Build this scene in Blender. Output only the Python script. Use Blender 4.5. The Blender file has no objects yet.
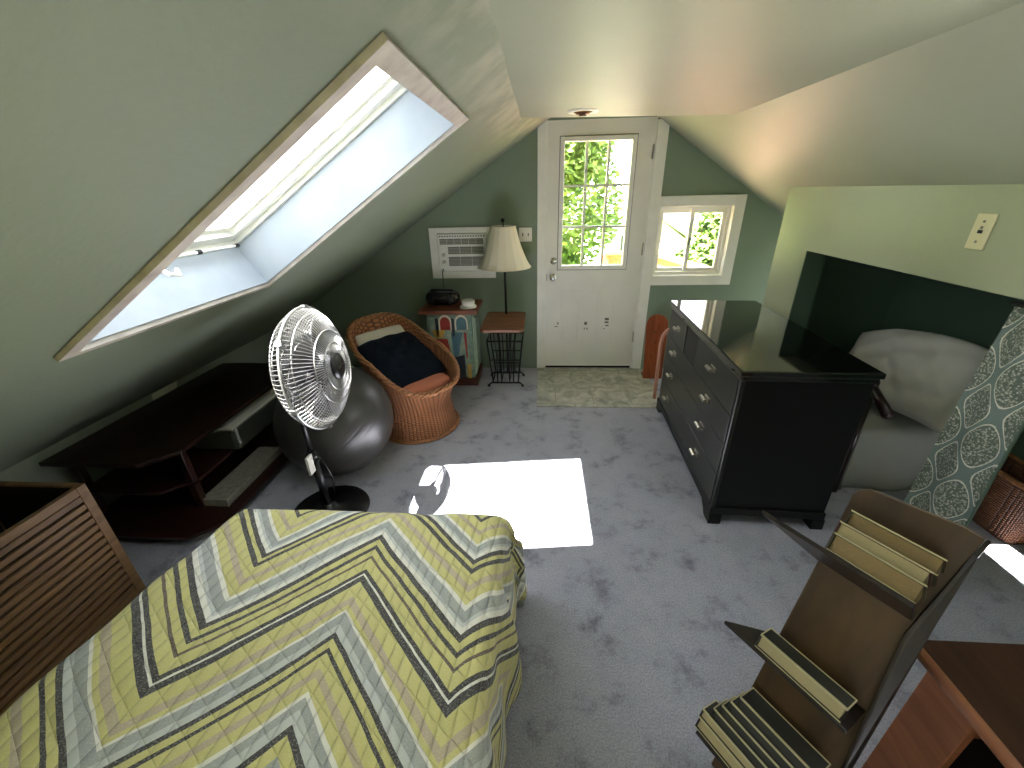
import bpy, bmesh, math, random
from mathutils import Vector, Matrix, Euler
random.seed(7)
S = bpy.context.scene
C = S.collection
PI = math.pi
def V(*a): return Vector(a)
def srgb(r, g, b):
    f = lambda u: (u/255/12.92) if u/255 <= .04045 else ((u/255+.055)/1.055)**2.4
    return (f(r), f(g), f(b), 1)

# ------------------------------------------------------------------ materials
def mat(name, col, rough=.6, metal=0, bump=None, var=None, spec=.5, coat=0, sheen=0, trans=0):
    """bump=(scale,strength,detail)  var=(scale,colour2,amount)"""
    m = bpy.data.materials.new(name); m.use_nodes = True
    nt = m.node_tree; b = nt.nodes['Principled BSDF']
    col = srgb(*col) if max(col) > 1 else (*col, 1)
    b.inputs['Base Color'].default_value = col
    b.inputs['Roughness'].default_value = rough
    b.inputs['Metallic'].default_value = metal
    b.inputs['Specular IOR Level'].default_value = spec
    b.inputs['Coat Weight'].default_value = coat
    b.inputs['Sheen Weight'].default_value = sheen
    b.inputs['Transmission Weight'].default_value = trans
    tc = nt.nodes.new('ShaderNodeTexCoord')
    if var:
        n = nt.nodes.new('ShaderNodeTexNoise'); n.inputs['Scale'].default_value = var[0]; n.inputs['Detail'].default_value = 5
        nt.links.new(tc.outputs['Object'], n.inputs['Vector'])
        r = nt.nodes.new('ShaderNodeMapRange'); r.inputs[1].default_value = .35; r.inputs[2].default_value = .7
        r.inputs[3].default_value = 0; r.inputs[4].default_value = var[2]
        nt.links.new(n.outputs[0], r.inputs[0])
        x = nt.nodes.new('ShaderNodeMixRGB'); x.inputs[1].default_value = col; x.inputs[2].default_value = srgb(*var[1])
        nt.links.new(r.outputs[0], x.inputs[0]); nt.links.new(x.outputs[0], b.inputs['Base Color'])
    if bump:
        n = nt.nodes.new('ShaderNodeTexNoise'); n.inputs['Scale'].default_value = bump[0]; n.inputs['Detail'].default_value = bump[2] if len(bump) > 2 else 4
        nt.links.new(tc.outputs['Object'], n.inputs['Vector'])
        bp = nt.nodes.new('ShaderNodeBump'); bp.inputs['Strength'].default_value = bump[1]; bp.inputs['Distance'].default_value = .01
        nt.links.new(n.outputs[0], bp.inputs['Height']); nt.links.new(bp.outputs[0], b.inputs['Normal'])
    return m
def wood(name, c1, c2, scale=(30, 3, 30), rough=.45, coat=0, spec=.5):
    m = mat(name, c1, rough, coat=coat, spec=spec); nt = m.node_tree; b = nt.nodes['Principled BSDF']
    tc = nt.nodes.new('ShaderNodeTexCoord'); mp = nt.nodes.new('ShaderNodeMapping'); mp.inputs['Scale'].default_value = scale
    n = nt.nodes.new('ShaderNodeTexNoise'); n.inputs['Scale'].default_value = 1; n.inputs['Detail'].default_value = 6; n.inputs['Distortion'].default_value = .6
    r = nt.nodes.new('ShaderNodeValToRGB'); r.color_ramp.elements[0].color = srgb(*c1); r.color_ramp.elements[1].color = srgb(*c2)
    r.color_ramp.elements[0].position = .35; r.color_ramp.elements[1].position = .68
    nt.links.new(tc.outputs['Object'], mp.inputs[0]); nt.links.new(mp.outputs[0], n.inputs[0]); nt.links.new(n.outputs[0], r.inputs[0]); nt.links.new(r.outputs[0], b.inputs['Base Color'])
    return m
M = {}
M['sage'] = mat('sage_wall_paint', (123, 132, 115), .62, bump=(55, .14), var=(1.6, (116, 124, 107), .7))
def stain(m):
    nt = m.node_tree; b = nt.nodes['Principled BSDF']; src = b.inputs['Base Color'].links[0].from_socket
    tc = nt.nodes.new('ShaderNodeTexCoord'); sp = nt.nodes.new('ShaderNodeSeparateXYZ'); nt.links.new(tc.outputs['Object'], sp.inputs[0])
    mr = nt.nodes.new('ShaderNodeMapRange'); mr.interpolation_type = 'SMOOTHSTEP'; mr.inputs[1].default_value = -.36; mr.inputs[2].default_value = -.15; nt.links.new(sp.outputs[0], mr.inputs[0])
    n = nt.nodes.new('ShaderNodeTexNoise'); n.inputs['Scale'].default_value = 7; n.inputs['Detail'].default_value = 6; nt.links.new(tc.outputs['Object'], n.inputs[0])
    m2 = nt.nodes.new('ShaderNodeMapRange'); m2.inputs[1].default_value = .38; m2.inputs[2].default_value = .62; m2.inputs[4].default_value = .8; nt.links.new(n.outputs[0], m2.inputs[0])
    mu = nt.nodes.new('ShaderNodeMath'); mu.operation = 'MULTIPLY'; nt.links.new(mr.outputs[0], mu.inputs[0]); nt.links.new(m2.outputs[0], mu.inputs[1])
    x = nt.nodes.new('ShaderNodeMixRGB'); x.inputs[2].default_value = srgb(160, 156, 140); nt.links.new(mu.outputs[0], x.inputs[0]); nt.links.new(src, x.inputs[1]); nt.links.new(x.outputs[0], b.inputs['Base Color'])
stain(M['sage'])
M['sage_r'] = mat('sage_wall_paint_satin', (166, 172, 142), .42, bump=(55, .08))
M['ceil'] = mat('pale_ceiling_paint', (166, 170, 149), .45, bump=(6, .14), var=(1.2, (154, 157, 136), .8))
M['accent'] = mat('deep_green_wall_paint', (122, 138, 116), .6, bump=(60, .08))
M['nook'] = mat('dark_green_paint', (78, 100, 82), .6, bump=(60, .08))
M['trimw'] = mat('white_trim_paint', (236, 235, 224), .38, var=(9, (220, 218, 205), .5))
M['doorw'] = mat('white_door_paint', (234, 232, 220), .35, var=(4, (220, 217, 205), .5))
M['whitew'] = mat('dimmed_white_well_paint', (182, 190, 198), .5, var=(5, (158, 170, 182), .6))  # white paint, its colour dimmed to offset the strong sky light
M['wornwhite'] = mat('worn_casing_paint', (200, 192, 182), .5, var=(14, (160, 148, 140), .8))
M['white'] = mat('white_plastic', (232, 232, 224), .35)
M['cream'] = mat('cream_plastic', (226, 218, 176), .4)
M['grille'] = mat('grey_grille_plastic', (120, 118, 108), .6)
M['black'] = mat('black_gloss_lacquer', (9, 10, 9), .07, spec=.8, coat=.6, bump=(4, .012))
M['blackside'] = mat('black_lacquer_case', (11, 11, 10), .38, spec=.35, bump=(20, .05))
M['greyblack'] = mat('worn_black_lacquer_front', (30, 31, 27), .34, spec=.5, bump=(9, .04))
M['bplastic'] = mat('black_plastic', (14, 14, 14), .32)
M['iron'] = mat('black_iron', (15, 14, 14), .45, metal=.3)
M['chrome'] = mat('chrome', (220, 220, 215), .18, metal=1)
M['nickel'] = mat('brushed_nickel', (170, 165, 150), .3, metal=1)
M['wire'] = mat('chromed_guard_wire', (168, 168, 166), .28, metal=.85)
M['blade'] = mat('silver_fan_blade', (92, 92, 92), .35, metal=.4)
M['ball'] = mat('charcoal_vinyl', (48, 47, 44), .36, spec=.6)
M['mahog'] = wood('dark_mahogany', (44, 22, 14), (28, 14, 10), (4, 30, 30), .3, spec=.5)
M['mahoglit'] = wood('red_mahogany', (46, 21, 14), (30, 13, 9), (30, 30, 4), .35)
M['walnut'] = wood('dark_oak_board', (84, 62, 36), (58, 42, 24), (12, 12, 3), .5)
M['walnutedge'] = wood('dark_oak_edge', (48, 40, 36), (32, 27, 25), (20, 20, 20), .35)
M['chest'] = wood('chestnut_wood', (152, 96, 62), (122, 74, 46), (30, 4, 30), .4)
M['chestd'] = wood('chestnut_top', (66, 42, 26), (50, 32, 20), (30, 4, 30), .85, spec=.15)
M['slat'] = wood('golden_brown_slat_wood', (138, 104, 66), (112, 82, 50), (30, 5, 40), .5)
M['slatdark'] = mat('dark_brown_liner', (26, 15, 10), .8)
M['pine'] = wood('orange_pine', (160, 84, 46), (126, 60, 34), (22, 22, 3), .4)
M['tan'] = wood('tan_tabletop', (128, 82, 52), (104, 64, 40), (5, 26, 26), .4)
M['caption'] = wood('rosewood_top', (132, 78, 52), (104, 58, 40), (5, 26, 26), .45)
M['teal'] = mat('painted_teal', (86, 116, 104), .55, var=(22, (140, 152, 122), .7))
M['teallight'] = mat('painted_pale_green', (150, 166, 142), .55, var=(16, (110, 130, 112), .6))
M['tealmid'] = mat('painted_mid_teal', (104, 132, 116), .55, var=(18, (160, 164, 132), .7))
M['pred'] = mat('painted_red', (150, 44, 28), .5, var=(20, (110, 30, 22), .6))
M['pblue'] = mat('painted_blue_green', (70, 108, 112), .5, var=(18, (48, 74, 84), .6))
M['pyell'] = mat('painted_ochre', (184, 146, 60), .5, var=(18, (150, 112, 50), .6))
M['pdark'] = mat('painted_navy', (26, 32, 40), .5)
M['pcream'] = mat('painted_cream', (206, 198, 168), .5)
M['cedar'] = wood('red_brown_base', (96, 46, 30), (70, 34, 24), (5, 26, 26), .5)
M['navy'] = mat('navy_cushion_cloth', (9, 16, 26), .9, bump=(30, .5), var=(10, (14, 26, 36), .7), spec=.2)
M['salmon'] = mat('salmon_cushion_cloth', (186, 112, 84), .8, bump=(120, .15))
M['offw'] = mat('off_white_cloth', (206, 198, 180), .85, bump=(25, .4))
M['shade'] = mat('cream_lampshade_linen', (226, 216, 192), .8, bump=(160, .1))
M['pillow'] = mat('white_pillowcase', (186, 186, 178), .85, bump=(6, 1.0, 3))
M['sheet'] = mat('shade_greyed_white_sheet', (150, 152, 144), .85, bump=(5, .8))  # white sheet; the nook's shade is put into its colour as grey
M['clear'] = mat('cloudy_clear_plastic', (120, 124, 110), .3, trans=.55, bump=(40, .2))
M['whitecard'] = mat('white_card', (206, 204, 192), .7, bump=(80, .2))
M['carton'] = mat('grey_white_carton', (140, 136, 122), .8, bump=(60, .3), var=(40, (110, 106, 94), .7))
M['radio'] = mat('black_radio_plastic', (16, 10, 12), .2)
M['page'] = mat('book_page_edges', (136, 116, 78), .8, bump=(200, .3))
M['pagel'] = mat('pale_page_edges', (176, 162, 122), .8, bump=(200, .3))
M['bkcover'] = mat('dark_olive_book_cloth', (58, 54, 36), .6, bump=(100, .1))
M['bkgrey'] = mat('dark_grey_book_cloth', (52, 52, 46), .6, bump=(100, .1))
M['bkedge'] = mat('light_cover_edge', (194, 186, 146), .6)
M['bkmaroon'] = mat('maroon_book_cloth', (60, 20, 22), .6)
M['bkblack'] = mat('black_book_cloth', (22, 22, 20), .55)
M['deck'] = wood('deck_boards', (176, 150, 118), (150, 124, 96), (4, 40, 4), .7)
M['rail'] = wood('orange_deck_rail', (206, 130, 72), (176, 104, 56), (4, 30, 30), .6)
M['siding'] = mat('white_siding', (226, 228, 230), .7)
M['roof'] = mat('pale_metal_roof', (222, 224, 226), .5)
M['roofdark'] = mat('dark_roof_edge', (86, 90, 96), .7)
M['leaf'] = mat('green_leaf', (84, 118, 34), .6, var=(3, (138, 160, 70), .9))
M['leaf2'] = mat('deep_green_leaf', (66, 98, 32), .6, var=(3, (116, 142, 56), .9))
M['trunk'] = mat('bark', (80, 66, 50), .9, bump=(20, .6))
M['lawn'] = mat('lawn_grass', (140, 160, 80), .9, bump=(30, .4))
M['brass'] = mat('bronze_lamp_trim', (120, 84, 52), .35, metal=.8)
M['bulb'] = mat('lamp_glass', (60, 46, 36), .15)
M['gap'] = mat('black_gap', (10, 10, 10), .8)
M['pink'] = wood('pale_bent_wood', (206, 150, 126), (180, 124, 100), (20, 20, 4), .4)
M['grille2'] = mat('dark_vent_gap', (70, 70, 62), .7)
M['foil'] = mat('silver_teal_scrap', (120, 138, 138), .35, metal=.5, bump=(60, .8))
M['tape'] = mat('pale_tape', (176, 182, 160), .5)

def pane_mat(name, fac=.05):
    m = bpy.data.materials.new(name); m.use_nodes = True; nt = m.node_tree; nt.nodes.clear()
    o = nt.nodes.new('ShaderNodeOutputMaterial'); mx = nt.nodes.new('ShaderNodeMixShader'); mx.inputs[0].default_value = fac
    t = nt.nodes.new('ShaderNodeBsdfTransparent'); g = nt.nodes.new('ShaderNodeBsdfGlossy'); g.inputs['Roughness'].default_value = .03
    nt.links.new(t.outputs[0], mx.inputs[1]); nt.links.new(g.outputs[0], mx.inputs[2]); nt.links.new(mx.outputs[0], o.inputs[0])
    return m
M['glass'] = pane_mat('window_glass')

def carpet():
    m = mat('grey_blue_carpet', (150, 150, 160), .95, sheen=.25); nt = m.node_tree; b = nt.nodes['Principled BSDF']
    tc = nt.nodes.new('ShaderNodeTexCoord')
    n1 = nt.nodes.new('ShaderNodeTexNoise'); n1.inputs['Scale'].default_value = 6; n1.inputs['Detail'].default_value = 4; n1.inputs['Roughness'].default_value = .7
    n2 = nt.nodes.new('ShaderNodeTexNoise'); n2.inputs['Scale'].default_value = 170; n2.inputs['Detail'].default_value = 3
    r1 = nt.nodes.new('ShaderNodeValToRGB'); e = r1.color_ramp.elements
    e[0].position = .30; e[0].color = srgb(118, 118, 130); e[1].position = .46; e[1].color = srgb(163, 164, 176)
    e.new(.75).color = srgb(176, 176, 187)
    x = nt.nodes.new('ShaderNodeMixRGB'); x.blend_type = 'MULTIPLY'; x.inputs[0].default_value = .55
    r2 = nt.nodes.new('ShaderNodeMapRange'); r2.inputs[1].default_value = .3; r2.inputs[2].default_value = .7; r2.inputs[3].default_value = .45; r2.inputs[4].default_value = 1.35
    for n in (n1, n2): nt.links.new(tc.outputs['Object'], n.inputs[0])
    nt.links.new(n1.outputs[0], r1.inputs[0]); nt.links.new(n2.outputs[0], r2.inputs[0])
    nt.links.new(r1.outputs[0], x.inputs[1]); nt.links.new(r2.outputs[0], x.inputs[2]); nt.links.new(x.outputs[0], b.inputs['Base Color'])
    bp = nt.nodes.new('ShaderNodeBump'); bp.inputs['Strength'].default_value = .6; bp.inputs['Distance'].default_value = .01
    nt.links.new(n2.outputs[0], bp.inputs['Height']); nt.links.new(bp.outputs[0], b.inputs['Normal'])
    return m
M['carpet'] = carpet()
def tiles():
    m = mat('grey_stone_tile', (168, 168, 150), .35); nt = m.node_tree; b = nt.nodes['Principled BSDF']
    tc = nt.nodes.new('ShaderNodeTexCoord'); mp = nt.nodes.new('ShaderNodeMapping'); mp.inputs['Location'].default_value = (.02, .11, 0)
    br = nt.nodes.new('ShaderNodeTexBrick'); br.offset = .5; br.inputs['Scale'].default_value = 1
    br.inputs['Brick Width'].default_value = .305; br.inputs['Row Height'].default_value = .305; br.inputs['Mortar Size'].default_value = .004
    br.inputs['Mortar'].default_value = srgb(150, 146, 122)
    n = nt.nodes.new('ShaderNodeTexNoise'); n.inputs['Scale'].default_value = 9; n.inputs['Detail'].default_value = 8; n.inputs['Distortion'].default_value = 1.2
    r = nt.nodes.new('ShaderNodeValToRGB'); r.color_ramp.elements[0].color = srgb(128, 130, 116); r.color_ramp.elements[0].position = .3
    r.color_ramp.elements[1].color = srgb(196, 196, 180); r.color_ramp.elements[1].position = .7
    nt.links.new(tc.outputs['Object'], mp.inputs[0]); nt.links.new(mp.outputs[0], br.inputs[0]); nt.links.new(tc.outputs['Object'], n.inputs[0])
    nt.links.new(n.outputs[0], r.inputs[0]); nt.links.new(r.outputs[0], br.inputs['Color1']); nt.links.new(r.outputs[0], br.inputs['Color2'])
    nt.links.new(br.outputs[0], b.inputs['Base Color'])
    return m
M['tile'] = tiles()
def wicker(name, c1, c2, su=1, sv=1):
    m = mat(name, c1, .55); nt = m.node_tree; b = nt.nodes['Principled BSDF']
    uv = nt.nodes.new('ShaderNodeUVMap'); sp = nt.nodes.new('ShaderNodeSeparateXYZ'); nt.links.new(uv.outputs[0], sp.inputs[0])
    def math_(op, a, bb=None, c=None):
        n = nt.nodes.new('ShaderNodeMath'); n.operation = op
        for i, q in enumerate((a, bb, c)):
            if q is None: continue
            if isinstance(q, (int, float)): n.inputs[i].default_value = q
            else: nt.links.new(q, n.inputs[i])
        return n.outputs[0]
    u = math_('MULTIPLY', sp.outputs[0], su); v = math_('MULTIPLY', sp.outputs[1], sv)
    fu = math_('FLOOR', u)
    par = math_('MULTIPLY', math_('MODULO', fu, 2), .5)
    a = math_('ABSOLUTE', math_('SINE', math_('MULTIPLY', u, PI)))
    w = math_('ABSOLUTE', math_('SINE', math_('MULTIPLY', math_('ADD', v, par), PI)))
    h = math_('MULTIPLY', math_('POWER', a, .5), math_('POWER', w, .6))
    r = nt.nodes.new('ShaderNodeValToRGB'); r.color_ramp.elements[0].position = .1; r.color_ramp.elements[0].color = srgb(*c2)
    r.color_ramp.elements[1].position = .75; r.color_ramp.elements[1].color = srgb(*c1)
    nt.links.new(h, r.inputs[0]); nt.links.new(r.outputs[0], b.inputs['Base Color'])
    bp = nt.nodes.new('ShaderNodeBump'); bp.inputs['Strength'].default_value = .9; bp.inputs['Distance'].default_value = .01
    nt.links.new(h, bp.inputs['Height']); nt.links.new(bp.outputs[0], b.inputs['Normal'])
    return m
M['wicker'] = wicker('honey_wicker', (168, 108, 66), (60, 33, 20))
M['wickerrim'] = mat('honey_wicker_braid', (170, 116, 72), .5, var=(60, (96, 58, 34), .8), bump=(50, .5))
M['basket'] = wicker('brown_wicker', (120, 76, 48), (44, 26, 18))

def quilt_mat():
    m = mat('chevron_quilt_cotton', (200, 200, 100), .85, sheen=.15); nt = m.node_tree; b = nt.nodes['Principled BSDF']
    uv = nt.nodes.new('ShaderNodeUVMap'); sp = nt.nodes.new('ShaderNodeSeparateXYZ'); nt.links.new(uv.outputs[0], sp.inputs[0])
    def mt(op, a, bb=None, c=None):
        n = nt.nodes.new('ShaderNodeMath'); n.operation = op
        for i, q in enumerate((a, bb, c)):
            if q is None: continue
            if isinstance(q, (int, float)): n.inputs[i].default_value = q
            else: nt.links.new(q, n.inputs[i])
        return n.outputs[0]
    s, t = sp.outputs[0], sp.outputs[1]
    nz = nt.nodes.new('ShaderNodeTexNoise'); nz.inputs['Scale'].default_value = 9; nz.inputs['Detail'].default_value = 2; nt.links.new(uv.outputs[0], nz.inputs[0])
    nf = nt.nodes.new('ShaderNodeTexNoise'); nf.inputs['Scale'].default_value = 260; nf.inputs['Detail'].default_value = 3; nt.links.new(uv.outputs[0], nf.inputs[0])
    wob = mt('MULTIPLY', mt('SUBTRACT', nz.outputs[0], .5), .012)
    tri = mt('PINGPONG', mt('ADD', s, .53 + 6.6), .33)
    v = mt('ADD', mt('ADD', t, tri), wob)
    Y, D, W, G, T, B, L = (206, 200, 130), (70, 68, 68), (232, 230, 218), (166, 170, 166), (190, 176, 150), (108, 94, 82), (200, 204, 198)
    hi = [(.815, Y), (.862-.047, D), (.838, W), (.847, D), (.863, Y), (.901, B), (.912, Y), (.938, D), (.952, Y), (.978, D), (.998, W), (1.018, L), (1.03, G), (1.066, W), (1.08, Y),
          (1.115, T), (1.14, Y), (1.18, D), (1.20, Y), (1.216, D), (1.234, W), (1.25, L), (1.26, G), (1.288, W), (1.30, Y), (1.335, T), (1.355, Y), (1.395, D), (1.41, Y), (1.45, W), (1.47, G)]
    hi = hi[1:]
    lo = [(.0, Y), (.055, T), (.08, Y), (.13, W), (.145, G), (.18, D), (.195, Y), (.22, D), (.235, Y), (.29, T), (.31, Y), (.35, W), (.36, G), (.395, Y), (.43, D), (.45, L), (.478, G), (.505, W), (.516, Y), (.55, T), (.57, Y),
          (.607, D), (.618, Y), (.642, D), (.658, L), (.68, G), (.71, W), (.722, Y), (.738, T), (.762, Y), (.80, Y)]
    def ramp(lst, a, bb):
        mr = nt.nodes.new('ShaderNodeMapRange'); mr.inputs[1].default_value = a; mr.inputs[2].default_value = bb; nt.links.new(v, mr.inputs[0])
        r = nt.nodes.new('ShaderNodeValToRGB'); cr = r.color_ramp; cr.interpolation = 'CONSTANT'
        lst = sorted(lst, key=lambda q: q[0])
        for i, (p, c) in enumerate(lst):
            pos = (p-a)/(bb-a)
            if i == 0: e = cr.elements[0]; e.position = max(0, pos)
            elif i == 1: e = cr.elements[1]; e.position = pos
            else: e = cr.elements.new(pos)
            e.color = srgb(*c)
        nt.links.new(mr.outputs[0], r.inputs[0]); return r.outputs[0]
    ra, rb = ramp(lo, 0, .815), ramp(hi, .815, 1.5)
    x = nt.nodes.new('ShaderNodeMixRGB'); nt.links.new(mt('GREATER_THAN', v, .815), x.inputs[0]); nt.links.new(ra, x.inputs[1]); nt.links.new(rb, x.inputs[2])
    # woven flecks
    x2 = nt.nodes.new('ShaderNodeMixRGB'); x2.inputs[2].default_value = srgb(226, 226, 206)
    mr = nt.nodes.new('ShaderNodeMapRange'); mr.inputs[1].default_value = .5; mr.inputs[2].default_value = .7; mr.inputs[4].default_value = .32; nt.links.new(nf.outputs[0], mr.inputs[0])
    nt.links.new(mr.outputs[0], x2.inputs[0]); nt.links.new(x.outputs[0], x2.inputs[1]); nt.links.new(x2.outputs[0], b.inputs['Base Color'])
    # stitched quilting lines: two families
    l1 = mt('ABSOLUTE', mt('SINE', mt('MULTIPLY', mt('ADD', s, mt('MULTIPLY', t, -.12)), PI/.034)))
    l2 = mt('ABSOLUTE', mt('SINE', mt('MULTIPLY', mt('ADD', mt('MULTIPLY', s, .6), mt('MULTIPLY', t, .8)), PI/.05)))
    h = mt('MULTIPLY', mt('POWER', l1, .35), mt('POWER', l2, .25))
    h2 = mt('ADD', h, mt('MULTIPLY', nz.outputs[0], .12))
    bp = nt.nodes.new('ShaderNodeBump'); bp.inputs['Strength'].default_value = .7; bp.inputs['Distance'].default_value = .012
    nt.links.new(h2, bp.inputs['Height']); nt.links.new(bp.outputs[0], b.inputs['Normal'])
    return m
M['quilt'] = quilt_mat()
def damask():
    m = mat('grey_green_damask', (120, 140, 128), .6); nt = m.node_tree; b = nt.nodes['Principled BSDF']
    uv = nt.nodes.new('ShaderNodeUVMap'); sp = nt.nodes.new('ShaderNodeSeparateXYZ'); nt.links.new(uv.outputs[0], sp.inputs[0])
    def mt(op, a, bb=None):
        n = nt.nodes.new('ShaderNodeMath'); n.operation = op
        for i, q in enumerate((a, bb)):
            if q is None: continue
            if isinstance(q, (int, float)): n.inputs[i].default_value = q
            else: nt.links.new(q, n.inputs[i])
        return n.outputs[0]
    # ogee lattice: |cos(pi u)|-like curve with alternating cells
    u = mt('MULTIPLY', sp.outputs[0], PI/.085); v = mt('MULTIPLY', sp.outputs[1], PI/.13)
    f = mt('ADD', mt('COSINE', u), mt('COSINE', v)); g = mt('ABSOLUTE', f)
    band = mt('LESS_THAN', g, .24); edge = mt('LESS_THAN', mt('ABSOLUTE', mt('SUBTRACT', g, .36)), .07)
    n = nt.nodes.new('ShaderNodeTexVoronoi'); n.inputs['Scale'].default_value = 120; nt.links.new(uv.outputs[0], n.inputs[0])
    bead = nt.nodes.new('ShaderNodeValToRGB'); bead.color_ramp.elements[0].color = srgb(214, 214, 198); bead.color_ramp.elements[1].color = srgb(98, 110, 96); bead.color_ramp.elements[1].position = .55
    nt.links.new(n.outputs['Distance'], bead.inputs[0])
    x1 = nt.nodes.new('ShaderNodeMixRGB'); x1.inputs[2].default_value = srgb(108, 126, 118); nt.links.new(band, x1.inputs[0]); nt.links.new(bead.outputs[0], x1.inputs[1])
    x2 = nt.nodes.new('ShaderNodeMixRGB'); x2.inputs[2].default_value = srgb(216, 216, 200); nt.links.new(edge, x2.inputs[0]); nt.links.new(x1.outputs[0], x2.inputs[1])
    nt.links.new(x2.outputs[0], b.inputs['Base Color'])
    bp = nt.nodes.new('ShaderNodeBump'); bp.inputs['Strength'].default_value = .6; bp.inputs['Distance'].default_value = .01
    nt.links.new(mt('MULTIPLY', mt('SUBTRACT', 1, n.outputs['Distance']), mt('SUBTRACT', 1, band)), bp.inputs['Height']); nt.links.new(bp.outputs[0], b.inputs['Normal'])
    return m
M['damask'] = damask()

# ------------------------------------------------------------------ mesh helper
def basis(o, ex, ey, ez):
    mm = Matrix((ex, ey, ez)).transposed().to_4x4(); mm.translation = o; return mm
class MB:
    def __init__(s): s.b = bmesh.new(); s.uv = s.b.loops.layers.uv.new('UVMap')
    def hexa(s, p):   # 8 pts: bottom 4 (ccw) top 4
        v = [s.b.verts.new(q) for q in p]
        for f in ((3,2,1,0),(4,5,6,7),(0,1,5,4),(1,2,6,5),(2,3,7,6),(3,0,4,7)): s.b.faces.new([v[i] for i in f])
        return s
    def box(s, x0, x1, y0, y1, z0, z1, m=None):
        p = [V(x0,y0,z0),V(x1,y0,z0),V(x1,y1,z0),V(x0,y1,z0),V(x0,y0,z1),V(x1,y0,z1),V(x1,y1,z1),V(x0,y1,z1)]
        if m: p = [m @ q for q in p]
        return s.hexa(p)
    def prism(s, poly, d):   # poly: list of Vector in a plane, d: extrude Vector
        a = [s.b.verts.new(q) for q in poly]; c = [s.b.verts.new(q + d) for q in poly]; n = len(poly)
        s.b.faces.new(a[::-1]); s.b.faces.new(c)
        for i in range(n): s.b.faces.new((a[i], a[(i+1)%n], c[(i+1)%n], c[i]))
        return s
    def tube(s, pts, r, seg=8, closed=False, caps=True):
        pts = [Vector(p) for p in pts]; n = len(pts); rings = []
        rr = r if isinstance(r, (list, tuple)) else [r]*n
        ref = None
        for i, p in enumerate(pts):
            if closed: t = (pts[(i+1)%n] - pts[i-1])
            else: t = pts[min(i+1, n-1)] - pts[max(i-1, 0)]
            t.normalize()
            if ref is None: ref = t.orthogonal().normalized()
            a = ref - t*ref.dot(t)
            if a.length < 1e-6: a = t.orthogonal()
            a.normalize(); ref = a; bb = t.cross(a)
            rings.append([s.b.verts.new(p + (a*math.cos(2*PI*k/seg) + bb*math.sin(2*PI*k/seg))*rr[i]) for k in range(seg)])
        for i in range(n if closed else n-1):
            A, B = rings[i], rings[(i+1) % n]
            off = 0
            if closed and i == n-1:
                off = min(range(seg), key=lambda o: sum((A[k].co - B[(k+o)%seg].co).length for k in range(seg)))
            for k in range(seg): s.b.faces.new((A[k], A[(k+1)%seg], B[(k+1+off)%seg], B[(k+off)%seg]))
        if caps and not closed: s.b.faces.new(rings[0][::-1]); s.b.faces.new(rings[-1])
        return s
    def lathe(s, prof, seg=32, m=None, caps=True):
        rings = []
        for r, z in prof:
            ring = []
            for k in range(seg):
                p = V(r*math.cos(2*PI*k/seg), r*math.sin(2*PI*k/seg), z)
                ring.append(s.b.verts.new(m @ p if m else p))
            rings.append(ring)
        for A, B in zip(rings, rings[1:]):
            for k in range(seg): s.b.faces.new((A[k], A[(k+1)%seg], B[(k+1)%seg], B[k]))
        if caps:
            s.b.faces.new(rings[0][::-1]); s.b.faces.new(rings[-1])
        return s
    def grid(s, fn, nu, nv, uvf=None, closed_u=False):
        g = [[s.b.verts.new(fn(i/nu, j/nv)) for i in range(nu if closed_u else nu+1)] for j in range(nv+1)]
        for j in range(nv):
            for i in range(nu):
                i2 = (i+1) % nu if closed_u else i+1
                f = s.b.faces.new((g[j][i], g[j][i2], g[j+1][i2], g[j+1][i]))
                if uvf:
                    for l, (a, c) in zip(f.loops, ((i,j),(i+1,j),(i+1,j+1),(i,j+1))): l[s.uv].uv = uvf(a/nu, c/nv)
        return s
    def build(s, name, mt, parent=None, smooth=False, bevel=0, mats=None, loc=None, normals=True):
        if normals: bmesh.ops.recalc_face_normals(s.b, faces=s.b.faces)
        me = bpy.data.meshes.new(name); s.b.to_mesh(me); s.b.free()
        me.materials.append(mt)
        o = bpy.data.objects.new(name, me); C.objects.link(o)
        if parent: o.parent = parent
        if loc: o.location = loc
        if smooth:
            for p in me.polygons: p.use_smooth = True
        if bevel:
            md = o.modifiers.new('bevel', 'BEVEL'); md.width = bevel; md.segments = 2; md.limit_method = 'ANGLE'; md.angle_limit = math.radians(40)
        return o
def tag(o, label, cat, group=None):
    o['label'] = label; o['category'] = cat
    if group: o['group'] = group
    return o
def thing(name, label, cat, loc=(0,0,0), rz=0, group=None):
    o = bpy.data.objects.new(name, None); C.objects.link(o); o.location = loc; o.rotation_euler = (0, 0, rz); o.empty_display_size = .1
    return tag(o, label, cat, group)
def struct(o): o['kind'] = 'structure'; return o
def sgroup(name):
    o = bpy.data.objects.new(name, None); C.objects.link(o); o['kind'] = 'structure'; return o

# ------------------------------------------------------------------ room shell
YD = 3.69            # door wall
YB = -1.9            # wall behind
zl = lambda x: 2.041 + .64*(x - .028)
zr = lambda x: 2.03 - .665*(x - .9)
NL = V(-.64, 0, 1).normalized(); NR = V(.665, 0, 1).normalized()
def SL(x, y, h): return V(x, y, zl(x)) + NL*h
def SR(x, y, h): return V(x, y, zr(x)) + NR*h
def slab(mb, S_, x0, x1, y0, y1, h0, h1):
    mb.hexa([S_(x0,y0,h0), S_(x1,y0,h0), S_(x1,y1,h0), S_(x0,y1,h0), S_(x0,y0,h1), S_(x1,y0,h1), S_(x1,y1,h1), S_(x0,y1,h1)])

f = MB(); f.box(-2.6, 2.75, YB-.1, YD+.12, -.08, 0); struct(f.build('floor', M['carpet']))
t = MB(); t.box(-.02, .99, 2.89, YD, 0, .005); struct(t.build('trim_1', M['tile']))

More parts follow.
